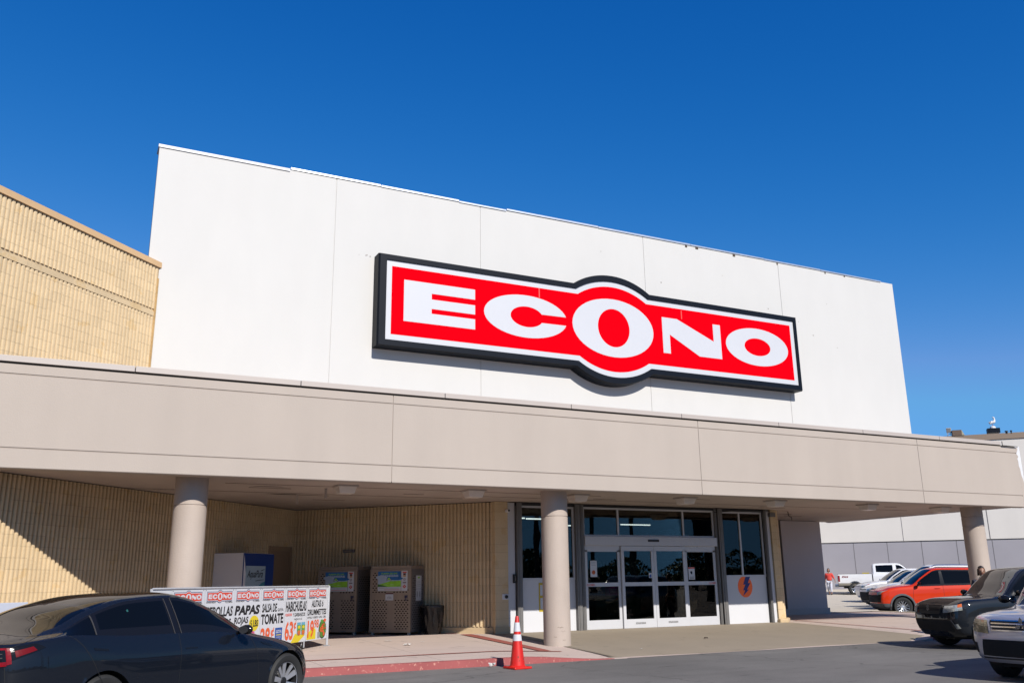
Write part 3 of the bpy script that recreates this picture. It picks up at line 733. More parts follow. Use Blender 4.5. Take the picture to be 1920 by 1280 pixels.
# local: +x along the board to its right end at 0, y toward the back; the poster side faces -y
m = MB(); z0, z1 = .16, 1.24
m.tube([(.0, 0, .02), (.0, 0, z1)], .028, 8); m.box(-.05, .05, -.05, .05, 0, .012)
m.tube([(-6.02, 0, z1), (0, 0, z1)], .016, 8); m.tube([(-6.02, .03, .17), (0, .03, .17)], .02, 8)
for x in (-1.85, -3.7, -6.0): m.tube([(x, .04, .17), (x, .04, z1)], .018, 6)
m.build("frame", mat("board frame paint", (.62, .63, .66), .45, .2, ns=4, na=.08), t)
m = MB(); m.box(-6.02, -.03, .005, .02, .165, z1-.01); m.build("backing_panel", M_PW, t)
for x in (-1.05, -3.2, -5.6):
    f = empty("caster", (x, .02, .045), parent=t)
    m = MB(); m.lathe([(0, -.014), (.04, -.014), (.045, -.01), (.045, .01), (.04, .014), (0, .014)], 20, (0, 0, 0), 'y'); m.build("wheel", M_BLACK, f, smooth='auto')
    m = MB(); m.box(-.015, .03, -.03, -.024, -.01, .10); m.box(-.015, .03, .024, .03, -.01, .10); m.box(-.03, .05, -.03, .03, .10, .125); m.build("fork", MATS["board frame paint"], f)
pw = .915; hgt = 1.06
def poster(i, fn, label):
    x0 = -.045 - pw*(i+1)
    ar = Art((x0, .0, .155), (1, 0, 0), (0, 0, 1), (0, -1, 0)); w = pw-.02
    ar.rect(0, 0, w, hgt, M_PW, 0)
    small_logo(ar, w/2, hgt-.12, w*.86)
    ar.text("DONDE MEJOR", .05, hgt-.235, .33, hgt-.205, M_PK, 2, .01); ar.text("TE COMPRA", .62, hgt-.235, .85, hgt-.205, M_PK, 2, .01)
    for dx in (.03, w-.03): ar.ell(dx, 1.045, .009, .009, M_PK, 1, 8)
    fn(ar, w); ar.build("poster", t, label=label)
def price(ar, body, x0, x1, y0=.10, y1=.50): ar.text(body, x0, y0, x1, y1, M_PO, 3, .03)
def p_wings(ar, w):
    T = ar.text
    T("ALITAS ó", .19, .66, .72, .80, M_PK, 2, .03, .1); T("DRUMMETTES", .03, .50, .87, .62, M_PK, 2, .03, .1); T("DE POLLO  ADEREZO  CONG.  CABEL", .03, .435, .86, .475, M_PK, 2, .01)
    ar.poly([(.03, .02), (.42, .02), (.42, .20), (.30, .28), (.03, .12)], M_PY, 1)
    price(ar, "19", .05, .33, .05, .40); T("98", .34, .24, .54, .41, M_PO, 3, .02)
    ar.ell(.72, .20, .17, .19, M_PK, 2); ar.ell(.72, .20, .15, .17, mat("lettuce", (.10, .25, .03), .6), 3)
    for k in range(22):
        a = rnd.random()*6.28; r = rnd.random()**.5*.11; ar.ell(.72+r*math.cos(a), .20+r*1.15*math.sin(a), .035, .028, [M_FOOD, M_PO, mat("fried deep orange", (.55, .10, .02), .5)][k % 3], 4+.3*k, 8)
    ar.ell(.68, .37, .06, .03, M_PG, 4); ar.ell(.81, .38, .06, .035, M_PO, 5); ar.rect(.5, .03, .60, .15, M_PGR, 4)
def p_beans(ar, w):
    T = ar.text
    T("HABICHUELAS", .03, .60, .88, .80, M_PK, 2, .03, .1); ar.rect(.03, .52, .28, .565, M_PR, 2); T("ECONO", .05, .527, .26, .558, M_PW, 3, .02)
    T("Y GARBANZOS", .32, .50, .84, .57, M_PK, 2, .02); T("VARIEDAD 15.5 OZ", .38, .43, .72, .465, M_PK, 2)
    ar.poly([(.28, .0), (.88, .0), (.88, .12), (.75, .15), (.45, .17)], M_PY, 1); ar.poly([(.60, .0), (.88, .0), (.88, .13)], M_PW, 1.5)
    price(ar, "63", .03, .36, .06, .42); T("¢", .38, .23, .48, .42, M_PO, 3, .02)
    for x in (.52, .70):
        ar.rect(x, .14, x+.15, .38, mat("can blue", (.15, .45, .62), .4), 4); ar.rect(x, .20, x+.15, .33, M_PG, 5); ar.ell(x+.075, .29, .05, .03, M_PY, 6); ar.ell(x+.075, .18, .065, .05, M_FOOD, 6)
def p_sauce(ar, w):
    T = ar.text
    T("SALSA DE", .05, .62, .60, .78, M_PK, 2, .03, .1); T("GOYA", .63, .625, .85, .68, M_PK, 2, .02); T("TOMATE", .03, .40, .86, .59, M_PK, 2, .035)
    price(ar, "28", .03, .38, .02, .34); T("¢", .41, .14, .53, .33, M_PO, 3, .02)
    ar.rect(.57, .06, .84, .32, M_PB, 3); T("GOYA", .60, .22, .81, .28, M_PW, 4, .02); ar.rect(.61, .18, .80, .195, M_PY, 4); T("SALSA DE", .63, .135, .78, .16, M_PW, 4); T("TOMATE", .64, .09, .77, .115, M_PW, 4); ar.rect(.57, .0, .84, .055, M_PR, 3)
def p_potato(ar, w):
    T = ar.text
    T("PAPAS", .03, .60, .88, .77, M_PK, 2, .05, .15); T("ROJAS", .03, .42, .50, .57, M_PK, 2, .03, .1); ar.ell(.70, .44, .17, .14, M_PY, 3); T("5 LBS", .57, .38, .84, .50, M_PK, 4, .03)
    T("LA BOLSA", .2, .34, .38, .37, M_PGR, 2); price(ar, "2", .03, .22, 0, .32); T(".59", .24, .12, .50, .32, M_PO, 3, .02)
    for k in range(9): ar.ell(.68+.07*math.cos(k*2.4)*(k % 3), .12+.045*(k % 4), .06, .05, [M_PP, mat("deep pink", (.6, .08, .2), .5), M_PP][k % 3], 4+.4*k, 10)
def p_onion(ar, w):
    T = ar.text
    T("CEBOLLAS", .03, .60, .88, .77, M_PK, 2, .03, .1); T("AMARILLAS", .10, .42, .84, .56, M_PK, 2, .03, .1); price(ar, "1.49", .05, .6, .0, .30); ar.ell(.72, .15, .1, .1, M_PY, 3)
def p_rice(ar, w):
    T = ar.text
    T("ARROZ", .08, .58, .82, .76, M_PK, 2, .04); price(ar, "4.99", .05, .8, .1, .40)
poster(0, p_wings, "poster for wings and drummettes at 19.98"); poster(1, p_beans, "poster for beans at 63 cents")
poster(2, p_sauce, "poster for tomato sauce"); poster(3, p_potato, "poster for red potatoes with a yellow circle"); poster(4, p_onion, "poster for onions, half hidden by the dark car")
poster(5, p_rice, "poster behind the dark car, only its red heading visible")
# the plain white board beyond it
t = empty("white_board", (-2.1, 15.2, slab_z(-2, 15.9)), R(45), label="low plain white board standing at the left behind the dark car", cat="board")
m = MB(); m.box(-2.6, 2.6, 0, .03, .15, 1.16); m.build("panel", mat("pale blue white board", (.70, .74, .84), .5), t, bevel=.005)
for x in (-2.5, 0, 2.5): m = MB(); m.tube([(x, .05, 0), (x, .05, 1.1)], .02, 6); m.box(x-.04, x+.04, -.2, .3, 0, .02); m.build("stand", MATS["board frame paint"], t)

# ------------------------------------------------------------------ gas cylinder lockers
def perforated(mb, x0, x1, z0, z1, y, holes, mi=0):
    """sheet in the plane y=const with real holes: holes = list of (cx, cz, hw, hh). Built as row bands"""
    rows = {}
    for cx, cz, hw, hh in holes: rows.setdefault(round(cz, 4), []).append((cx, hw, hh))
    z = z0
    for cz in sorted(rows):
        hh = rows[cz][0][2]
        if cz-hh > z: mb.add([(x0, y, z), (x1, y, z), (x1, y, cz-hh), (x0, y, cz-hh)], [(0,1,2,3)], mi)
        x = x0
        for cx, hw, _ in sorted(rows[cz]):
            mb.add([(x, y, cz-hh), (cx-hw, y, cz-hh), (cx-hw, y, cz+hh), (x, y, cz+hh)], [(0,1,2,3)], mi)
            c = hw*.35; A_, B_ = (cx-hw, cx+hw), (cz-hh, cz+hh)
            for sx, xx in ((1, cx-hw), (-1, cx+hw)):
                for sz, zz in ((1, cz-hh), (-1, cz+hh)):
                    mb.add([(xx, y, zz), (xx+sx*c, y, zz), (xx, y, zz+sz*c)], [(0,1,2)], mi)
            x = cx+hw
        mb.add([(x, y, cz-hh), (x1, y, cz-hh), (x1, y, cz+hh), (x, y, cz+hh)], [(0,1,2,3)], mi)
        z = cz+hh
    mb.add([(x0, y, z), (x1, y, z), (x1, y, z1), (x0, y, z1)], [(0,1,2,3)], mi)
M_LOCK = mat("brown grey steel", (.27, .22, .18), .42, .5, ns=2.5, na=.10, noise2=(6, .05, (1, 1, .2)))
M_LOCKS = mat("grey steel side", (.17, .16, .16), .45, .5, ns=3, na=.1)
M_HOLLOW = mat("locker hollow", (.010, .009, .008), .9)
M_SKYB = mat("print blue", (.02, .18, .50), .5, ns=3, na=.3); M_LIME = mat("print lime", (.40, .85, .05), .5, ns=4, na=.35); M_MIST = mat("print mist", (.55, .66, .80), .5, ns=2, na=.2)
def locker(front_mid, label, extra):
    """front plane along (1,-1); local x along the front, y into the wall"""
    t = empty("gas_cylinder_locker", (*front_mid, .25), R(-45), label=label, cat="gas cylinder locker", group="perforated gas cylinder lockers")
    Wd, D, H0, H1 = 1.12, .80, .07, 1.60
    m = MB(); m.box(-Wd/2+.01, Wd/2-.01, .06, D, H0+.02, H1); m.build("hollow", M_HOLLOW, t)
    holes = []
    for r in range(14):
        cz = .16 + .052*r
        for c in range(12):
            cx = -.49 + .084*c + (.042 if r % 2 else 0)
            if abs(cx) < .10 or cx > .50: continue
            holes.append((cx, cz, .022, .0135))
    for r in range(12):
        cz = 1.04 + .052*r - .0
        if cz > 1.52: break
        for c in range(13):
            cx = -.49 + .084*c + (.042 if r % 2 else 0)
            if cz > 1.11 and cx > -.40: continue
            if abs(cx) < .08 or cx > .5: continue
            holes.append((cx, cz, .022, .0135))
    m = MB(); perforated(m, -Wd/2+.02, Wd/2-.05, H0+.03, H1-.02, 0.0, holes); o = m.build("front_door", M_LOCK, t, fix=False)
    m = MB(); m.box(.40, .47, -.03, 0, .90, .96); m.tube([(.43, -.03, .91), (.43, -.06, .86), (.47, -.05, .84)], .012, 6); m.build("padlock", mat("padlock navy", (.03, .03, .09), .4), o)
    # posters on the door
    ar = Art((-.36, -.004, 1.07), (1, 0, 0), (0, 0, 1), (0, -1, 0)); w, h = .64, .48
    ar.rect(0, 0, w, h, M_MIST, 0); ar.rect(0, .30, w, h, M_SKYB, 1); ar.ell(.10, .33, .16, .05, M_MIST, 2); ar.ell(.5, .30, .2, .04, M_SKYB, 2)
    ar.poly([(0, .10), (w, .10), (w, .25), (.35, .24), (0, .15)], M_LIME, 2); ar.poly([(0, .10), (.3, .10), (0, .17)], mat("print dark green", (.05, .2, .04), .5), 3)
    ar.rect(0, 0, w, .10, M_PW, 3); ar.text("PLANTA DE GAS", .10, .405, .54, .445, M_LIME, 4, .03); ar.text("PREMIERE", .07, .345, .57, .39, M_MIST, 4, .04)
    ar.ell(.31, .295, .032, .03, M_LIME, 5, 16); ar.ring(.26, .27, .024, .024, .016, .016, .26, .27, M_PK, 5, 16); ar.ring(.36, .27, .024, .024, .016, .016, .36, .27, M_PK, 5, 16); ar.ell(.26, .27, .015, .015, M_PW, 5, 12); ar.ell(.36, .27, .015, .015, M_PW, 5, 12)
    ar.rect(.03, .065, .30, .072, M_PGR, 4); ar.rect(.33, .065, .60, .072, M_PGR, 4); ar.rect(.18, .025, .61, .035, M_PR, 4); ar.rect(.16, .15, .26, .155, M_MIST, 4); ar.rect(.35, .15, .45, .155, M_MIST, 4)
    ar.build("gas_poster", o)
    ar = Art((.295, -.004, 1.07), (1, 0, 0), (0, 0, 1), (0, -1, 0)); w = .17
    ar.rect(0, 0, w, .49, M_PW, 0); ar.rect(.03, .435, .14, .465, M_PR, 1); ar.rect(.05, .38, .12, .43, mat("print maroon", (.14, .04, .04), .5), 1); ar.rect(.05, .345, .12, .375, mat("print amber", (.75, .35, .03), .5), 1)
    ar.ring(.085, .28, .032, .032, .024, .024, .085, .28, MATS["print maroon"], 1, 20); ar.poly([(.066, .262), (.07, .258), (.106, .294), (.102, .30)], MATS["print maroon"], 2)
    ar.rect(.04, .185, .13, .215, MATS["print maroon"], 1); ar.text("PELIGRO", .05, .193, .12, .207, M_PW, 2, .02)
    ar.poly([(.085, .055), (.135, .105), (.085, .155), (.035, .105)], M_PR, 1); ar.ell(.085, .108, .012, .018, M_PW, 2, 10)
    ar.build("warning_strip", o)
    if extra:
        ar = Art((-.14, -.004, .84), (1, 0, 0), (0, 0, 1), (0, -1, 0)); ar.rect(0, 0, .22, .16, M_PW, 0); ar.rect(0, .15, .22, .18, MATS["print maroon"], 1); ar.text("NO FUMAR", .05, .05, .17, .075, M_PK, 1, .02); ar.rect(.07, .1, .15, .106, M_PGR, 1); ar.build("notice_paper", o)
    m = MB(); m.box(-Wd/2-.01, -Wd/2+.02, -.015, .05, H0, H1); m.box(Wd/2-.05, Wd/2, -.015, .05, H0, H1); m.box(-Wd/2+.02, Wd/2-.05, -.010, .05, H0, H0+.03); m.box(-Wd/2+.02, Wd/2-.05, -.010, .05, H1-.02, H1); m.build("door_frame", M_LOCK, t)
    hs2 = []
    for r in range(24):
        cz = .16+.055*r
        for c in range(6):
            cx = .14+.10*c + (.05 if r % 2 else 0)
            if cx > .7: continue
            hs2.append((cx, cz, .02, .0135))
    m = MB(); perforated(m, .05, D, H0, H1, 0.0, hs2)
    m.v = [(Wd/2, x, z) for x, y, z in m.v]; sd = m.build("side_sheet", M_LOCKS, t, fix=False)
    if extra: ar = Art((Wd/2+.003, .30, .82), (0, 1, 0), (0, 0, 1), (1, 0, 0)); ar.rect(0, 0, .34, .62, M_PW, 0); ar.rect(0, .29, .34, .296, M_PGR, 1); ar.ell(.17, .57, .07, .025, M_LIME, 1)
    for k in range(4 if extra else 0): ar.rect(.05, .36+.04*k, .29, .366+.04*k, M_PGR, 1)
    if extra: ar.ell(.08, .16, .03, .08, M_PGR, 1); ar.ell(.24, .16, .03, .08, M_PGR, 1); ar.build("instruction_sheet", sd)
    m = MB(); m.box(-Wd/2, -Wd/2+.012, .05, D, H0, H1); m.build("side_sheet", M_LOCKS, t)
    m = MB(); m.box(-Wd/2-.0, Wd/2, .0, D, H1+.002, H1+.09); m.build("roof_cap", M_LOCK, t, bevel=.006)
    for x, y in ((-.5, .05), (.5, .05), (-.5, .7), (.5, .7)):
        m = MB(); m.box(x-.03, x+.03, y-.03, y+.03, 0, H0); m.build("foot", mat("pale foot", (.45, .48, .45), .6), t)
    return t
locker((7.76, 22.29), "perforated steel gas cylinder locker beside the black trash bin", True)
locker((6.69, 23.36), "perforated steel gas cylinder locker half hidden by the poster board end", False)
t = empty("wall_box", (7.1, 24.0, 2.32), R(-45), label="small grey box on the ribbed wall above the half hidden locker", cat="wall box")
m = MB(); m.box(-.17, .17, .06, .14, 0, .085); m.build("housing", M_LOCKS, t, bevel=.01); m = MB(); m.box(-.1, .1, .05, .06, .03, .06); m.build("plate", M_LOCK, t)

# ------------------------------------------------------------------ water vending machine
t = empty("water_vending_machine", (4.52, 22.64, .25), R(45), label="white and dark blue water vending machine against the ribbed wall", cat="vending machine")
# local x along the wall (1,1), y into the wall; front faces -y ... towards (1,-1)
Wd, D, H = 1.26, .85, 2.0
M_VW = mat("vending white", (1.0, .97, .98), .4, ns=1, na=.03); M_VB = mat("vending blue", (.008, .05, .26), .35, ns=1.5, na=.1)
m = MB(); m.box(-Wd/2, Wd/2, .03, D, 0, H); m.build("cabinet", M_VW, t, bevel=.012)
m = MB(); m.box(-Wd/2, Wd/2, 0, .028, 0, H-.01); fb = m.build("front_panel", M_VB, t, bevel=.006)
ar = Art((-Wd/2, -.003, 0), (1, 0, 0), (0, 0, 1), (0, -1, 0)); teal = mat("print teal", (.05, .28, .36), .4)
ar.poly([(0, 0), (.48, 0), (.20, .9), (.08, 1.6), (0, 1.95)], M_VW, 0)
ar.rect(.09, 1.0, .90, 1.70, mat("print pale teal", (.45, .58, .66), .4), 1); ar.rect(.09, 1.0, .90, 1.04, teal, 2); ar.rect(.09, 1.045, .90, 1.16, M_VB, 2)
ar.poly([(.09, 1.16), (.55, 1.17), (.75, 1.30), (.9, 1.34), (.9, 1.22), (.7, 1.16)], teal, 2); ar.text("FABRICA DE AGUA PURA", .14, 1.075, .82, 1.125, M_MIST, 3, .02)
ar.text("AquaPura", .14, 1.38, .80, 1.60, M_PK, 3, .012, .45); ar.poly([(.5, 1.345), (.84, 1.375), (.84, 1.385), (.5, 1.36)], M_PK, 3); ar.poly([(.72, 1.58), (.86, 1.62), (.86, 1.63), (.72, 1.60)], M_PK, 3)
ar.rect(.46, .74, .68, .96, M_MIST, 1); ar.ell(.55, .86, .06, .03, M_PGR, 2); ar.rect(.5, .80, .64, .806, M_PGR, 2)
ar.rect(.14, .50, .52, .70, M_MIST, 1); ar.text("DEPOSITE", .2, .62, .46, .66, M_VB, 2, .02); ar.text("SU ENVASE", .17, .54, .49, .58, M_VB, 2, .02)
ar.rect(.60, .50, .86, .70, M_MIST, 1); ar.text("AGUA", .65, .57, .8, .63, M_PGR, 2, .01); ar.build("decal", fb)
m = MB(); m.box(.40, .46, -.02, 0, .86, 1.08); m.build("coin_slot", M_ALU, t); m = MB(); m.box(-.3, .2, -.03, 0, .30, .34); m.build("tray", M_GREYM, t)

# steel door in the diagonal wall
d = empty("service_door", (0, 0, 0), parent=BLD)
s0 = 7.19; o = Vector((A0[0], A0[1], 0)); dd = Vector((h2, h2, 0)); nn = Vector((h2, -h2, 0))
c0 = Vector((s0*h2, s0*h2+19.387, 0))
bpt = Vector(((s0)*h2 - 0*1.0, 0, 0))
# s measured as x*sqrt2, so x = s/sqrt2
def wallA(s, off, z): x = s*h2; return Vector((x + off*h2, x+19.387 - off*h2, z))
M_DOOR = mat("painted door", (.40, .27, .165), .6, ns=1.5, na=.04)
m = MB(); m.obox(wallA(7.72/1.0*1.0, .0, .2), dd, nn, (0,0,1), .0001, .0001, .0001)
m = MB(); m.obox(wallA(7.19, 0, .25), dd, nn, (0,0,1), .95*.98, .045, 2.15); bb(m, "door_leaf", M_DOOR, d) if False else None
for o_ in [d]: bpy.data.objects.remove(o_)
m = MB(); m.obox(wallA(7.25, 0, .25), dd, nn, (0,0,1), .93, .055, 2.14); dl = bb(m, "service_door", M_DOOR, bevel=.004)
m = MB(); m.obox(wallA(7.15, 0, .25), dd, nn, (0,0,1), .09, .07, 2.25); m.obox(wallA(8.19, 0, .25), dd, nn, (0,0,1), .09, .07, 2.25); m.obox(wallA(7.25, 0, 2.395), dd, nn, (0,0,1), .93, .07, .10)
m.v = [(x-BO.x, y-BO.y, z) for x, y, z in m.v]; m.build("door_frame", mat("painted door frame", (.46, .32, .19), .6), dl)
m = MB(); m.obox(wallA(7.32, .055, 1.15), dd, nn, (0,0,1), .05, .06, .05); m.v = [(x-BO.x, y-BO.y, z) for x, y, z in m.v]; m.build("door_handle", M_GREYM, dl)

# ------------------------------------------------------------------ bin, cone, litter
t = empty("trash_bin", (8.78, 22.0, .25), label="trash bin wrapped in a shiny black bag beside the locker", cat="trash bin")
m = MB(); P = []
for k in range(49):
    a = 2*math.pi*k/48; row = []
    for j in range(13):
        f = j/12; z = .02+.66*f; r = .185+.085*f
        fold = .016*math.sin(a*9+3*f)+.010*math.sin(a*17-5*f)
        e = 4; c, s_ = math.cos(a), math.sin(a); k2 = (abs(c)**e+abs(s_)**e)**(-1/e)
        rr = r*k2 + fold*(.3+1.0*math.sin(math.pi*min(1, f*1.05)))
        row.append((rr*c, rr*s_, z + .02*math.sin(a*5)*(f > .95)))
    P.append(row)
m.grid(P); m.build("bag_cover", mat("black plastic bag", (.010, .010, .012), .22, ns=3, na=.2, bump=1.0, bs=4, spec=.45), t, smooth=True)
m = MB(); m.lathe([(.285, .65), (.295, .66), (.295, .70), (.275, .705), (.25, .66), (.22, .3)], 32); m.build("rim", mat("bin plastic", (.02, .02, .022), .4), t, smooth='auto')
m = MB(); m.lathe([(.0, 0), (.20, 0), (.205, .04)], 24); m.build("base", MATS["bin plastic"], t)

M_CONE = mat("cone orange red", (.72, .016, .008), .42, ns=3, na=.05, noise2=(9, .12, (1, 1, .3)))
M_REFL = mat("reflective white", (.75, .75, .78), .35, ns=6, na=.06)
M_SCUFF = mat("scuff", (.18, .06, .04), .8)
t = empty("traffic_cone", (7.68, 15.1, 0.0), R(8), label="orange red traffic cone with two white bands by the red kerb", cat="traffic cone")
m = MB(); q = .19
m.v = []; m.box(-q, q, -q, q, .0, .038); m.build("base", M_CONE, t, bevel=.012)
def cr(z): return .135 + (.030-.135)*(z-.04)/(.90-.04)
m = MB(); m.lathe([(cr(.04)+.025, .038), (cr(.04)+.012, .045), (cr(.06), .06), (cr(.3), .3), (cr(.6), .6), (cr(.88), .88), (cr(.9)-.004, .90), (cr(.9)-.012, .895), (.018, .7)], 40); cn = m.build("cone_body", M_CONE, t, smooth='auto')
for a, b in ((.475, .585), (.635, .79)):
    m = MB(); m.lathe([(cr(a)+.003, a), (cr(b)+.003, b)], 40); m.build("reflective_band", M_REFL, t, smooth=True, fix=False)
m = MB()
for k in range(7):
    z = rnd.uniform(.12, .45); a = R(rnd.uniform(-150, -20)); r = cr(z)+.002; h_ = rnd.uniform(.01, .05); w_ = rnd.uniform(.05, .2)
    m.add([(r*math.cos(a), r*math.sin(a), z), (r*math.cos(a+w_), r*math.sin(a+w_), z+.004), ((cr(z+h_)+.002)*math.cos(a+w_*.8), (cr(z+h_)+.002)*math.sin(a+w_*.8), z+h_), ((cr(z+h_)+.002)*math.cos(a+.02), (cr(z+h_)+.002)*math.sin(a+.02), z+h_*.9)], [(0,1,2,3)])
m.build("scuff", M_SCUFF, cn, fix=False)

def scrap(x, y, s, rz, label, c=(.75, .72, .68), z=None, h=.01):
    z = (slab_z(x, y)+.006) if z is None else z
    m = MB(); P = [[(s*(i/4-.5)*(1+.2*math.sin(j*2+i)), s*.6*(j/3-.5)*(1+.25*math.cos(i*1.7)), .004+h*abs(math.sin(i*1.9+j*2.3+x))) for j in range(4)] for i in range(5)]
    m.grid(P); return m.build("paper_scrap", mat("scrap%d" % int(c[0]*100), c, .7, ns=20, na=.05), loc=(x, y, z), label=label, cat="litter", group="paper litter on the pavement", kind='thing')
scrap(7.05, 20.35, .17, 0, "flat white paper scrap on the sidewalk nearest the lockers")
scrap(7.05, 19.1, .16, 0, "white crumpled scrap on the sidewalk just in front of the flat paper scrap", h=.04)
scrap(7.65, 19.75, .08, 0, "tiny white scrap on the sidewalk between the two larger ones")
scrap(7.42, 15.62, .12, 0, "crumpled white paper at the kerb beside the traffic cone", z=.004, h=.07)
scrap(11.6, 16.9, .06, 0, "small white scrap on the apron right of the middle column")
m = MB(); m.grid([[(.09*(i/5-.5), .06*(j/3-.5), .01+.03*abs(math.sin(i*1.3+j))) for j in range(4)] for i in range(6)])
m.build("dry_leaf", mat("dry leaf", (.06, .035, .02), .8), loc=(14.2, 17.95, slab_z(14.2, 17.95)+.012), label="curled dark dry leaf on the concrete apron before the doors", cat="leaf")
m = MB(); m.grid([[(.05*(i/4-.5), .035*(j/3-.5), .008+.012*abs(math.sin(i*1.9+j))) for j in range(4)] for i in range(5)])
m.build("dry_leaf", MATS["dry leaf"], loc=(15.7, 15.2, .004), label="small dry leaf on the asphalt before the entrance", cat="leaf")

# ------------------------------------------------------------------ ceiling lights under the canopy
lbl = ["first ceiling light from the left, nearest the left column", "second ceiling light from the left, above the trash bin side", "ceiling light just right of the middle column", "ceiling light before the sliding doors", "ceiling light before the orange lightning logo", "ceiling light right of the beige corner pillar", "ceiling light beside the right column"]
lp = [(5.43, 18.63), (8.40, 18.6), (11.25, 18.78), (14.3, 18.54), (17.2, 18.43), (20.8, 18.57), (23.9, 18.6)]
def ceiling_light(x, y, label):
    t = empty("ceiling_light", (x, y, 3.52), label=label, cat="ceiling light", group="boxy ceiling lights under the canopy")
    m = MB(); a, b, c, e = .20, .16, .20, .15
    m.add([(-a, -c, -.02), (a, -c, -.02), (a, c, -.02), (-a, c, -.02), (-b, -e, -.17), (b, -e, -.17), (b, e, -.17), (-b, e, -.17)], [(0,1,5,4), (1,2,6,5), (2,3,7,6), (3,0,4,7), (4,5,6,7)])
    m.build("diffuser", M_LENS, t, bevel=.01); m = MB(); m.box(-.225, .225, -.225, .225, -.035, 0); m.build("housing", M_CAP, t, bevel=.004); return t
t0 = ceiling_light(*lp[0], lbl[0])
for (x, y), l in list(zip(lp, lbl))[1:]:
    c = t0.copy(); COL.objects.link(c); c.location = (x, y, 3.52); c['label'] = l
    for ch in t0.children:
        k = ch.copy(); COL.objects.link(k); k.parent = c

# ------------------------------------------------------------------ signs and fittings at the entrance
t = empty("lightning_decal", (18.22, 21.066, 1.28), label="round orange decal with navy lightning bolt on the white panel", cat="decal")
ar = Art((0, 0, 0), (1, 0, 0), (0, 0, 1), (0, -1, 0)); ar.ell(0, 0, .27, .30, mat("decal orange", (1.45, .22, .02), .45), 1, 40)
ar.build("disc", t)
ar = Art((0, 0, 0), (1, 0, 0), (0, 0, 1), (0, -1, 0))
ar.poly([(.06, .34), (.24, .34), (.11, .10), (.20, .10), (.06, -.08), (.13, -.08), (-.10, -.26), (-.02, -.10), (-.09, -.10), (.01, .06), (-.07, .06)], mat("bolt navy", (.02, .03, .22), .45), 3); ar.build("bolt", t)
def sheet(name, x, z, w, h, y, label, fn, cat="notice"):
    ar = Art((x, y, z), (1, 0, 0), (0, 0, 1), (0, -1, 0)); ar.rect(0, 0, w, h, M_PW, 1); fn(ar)
    return ar.build(name, label=label, cat=cat)
ya = Y-.004
def f1(a):
    for k in range(4): a.rect(.03, .30+.04*k, .17, .31+.04*k, M_PGR, 2)
    a.ell(.10, .12, .055, .055, mat("pumpkin orange", (.6, .13, .03), .6), 2)
sheet("paper_notice", 12.93, 1.60, .21, .42, ya, "tall paper notice with orange picture on the leftmost door glass", f1)
def f2(a): a.rect(0, .30, .22, .335, M_PR, 2); a.ell(.10, .20, .035, .03, M_PK, 3); a.rect(.08, .15, .13, .19, M_PK, 3); a.rect(.03, .06, .19, .08, M_PGR, 2); a.rect(.03, .02, .19, .035, M_PK, 2)
sheet("paper_notice", 16.18, 1.50, .22, .34, ya, "white notice with red top edge and dog symbol on the right door", f2)
def f3(a): a.ell(.05, .05, .035, .045, M_PB, 2)
sheet("sticker", 14.78, 1.56, .10, .13, Y-.058, "small blue and white sticker on the left sliding door glass", f3, "sticker")
m = MB(); ar = Art((0, 0, 0), (1, 0, 0), (0, 0, 1), (0, -1, 0))
ar = Art((12.80, Y-.003, 1.37), (1, 0, 0), (0, 0, 1), (0, -1, 0)); ar.text("CLOSED", 0, 0, .26, .05, M_PR, 1, .02); ar.build("door_sticker", label="red lettered strip sticker on the rail of the leftmost door", cat="sticker")
ar = Art((16.88, Y-.003, 1.37), (1, 0, 0), (0, 0, 1), (0, -1, 0)); ar.text("CLOSED", 0, 0, .26, .05, M_PR, 1, .02); ar.build("door_sticker", label="red lettered strip sticker on the rail of the rightmost door", cat="sticker")
t = empty("wall_sign", (11.66, 21.066, .75), label="yellow and white paper sign half behind the middle column", cat="sign")
ar = Art((-.3, 0, 0), (1, 0, 0), (0, 0, 1), (0, -1, 0)); ar.rect(0, 0, .35, .72, mat("sign yellow", (.7, .5, .03), .5), 1); ar.build("backing", t); ar = Art((-.3, 0, 0), (1, 0, 0), (0, 0, 1), (0, -1, 0)); ar.rect(.04, .40, .31, .66, M_PW, 2); ar.rect(.04, .06, .31, .34, M_PW, 2); ar.build("print", t)
t = empty("hand_sensor", (10.36, 21.02, 1.14), label="white round sensor box on the post left of the entrance", cat="sensor")
m = MB(); m.box(-.09, .09, -.04, .03, -.07, .07); m.build("housing", M_WPAN, t, bevel=.015); m = MB(); m.lathe([(0, -.075), (.04, -.07), (.045, -.04)], 20, (.02, 0, 0), 'y'); m.build("button", M_BLACK, t, smooth=True)
t = empty("door_buzzer", (10.62, 21.02, 1.58), label="small black handle on the edge of the left entrance post", cat="handle")
m = MB(); m.box(-.02, .02, -.05, .03, -.11, .11); m.build("plate", M_BLACK, t, bevel=.006); m = MB(); m.tube([(0, -.05, -.07), (0, -.09, -.05), (0, -.09, .05), (0, -.05, .07)], .01, 6); m.build("grip", M_GREYM, t)
t = empty("security_camera", (10.42, 20.98, 3.28), label="small white security camera on the post left of the entrance", cat="security camera")
m = MB(); m.lathe([(0, -.12), (.035, -.12), (.045, -.10), (.045, .03), (.03, .05), (0, .05)], 20, (0, 0, 0), 'y'); m.build("body", M_WPAN, t, smooth='auto'); m = MB(); m.disc(.028, -.122, 16, axis='y'); m.build("lens", M_BLACK, t); m = MB(); m.tube([(0, .03, 0), (0, .06, .06)], .012, 6); m.build("bracket", M_ALU, t)
t = empty("cable_conduit", (18.0, 21.0, 3.42), label="thin sagging cable running to a small box right of the entrance", cat="cable")
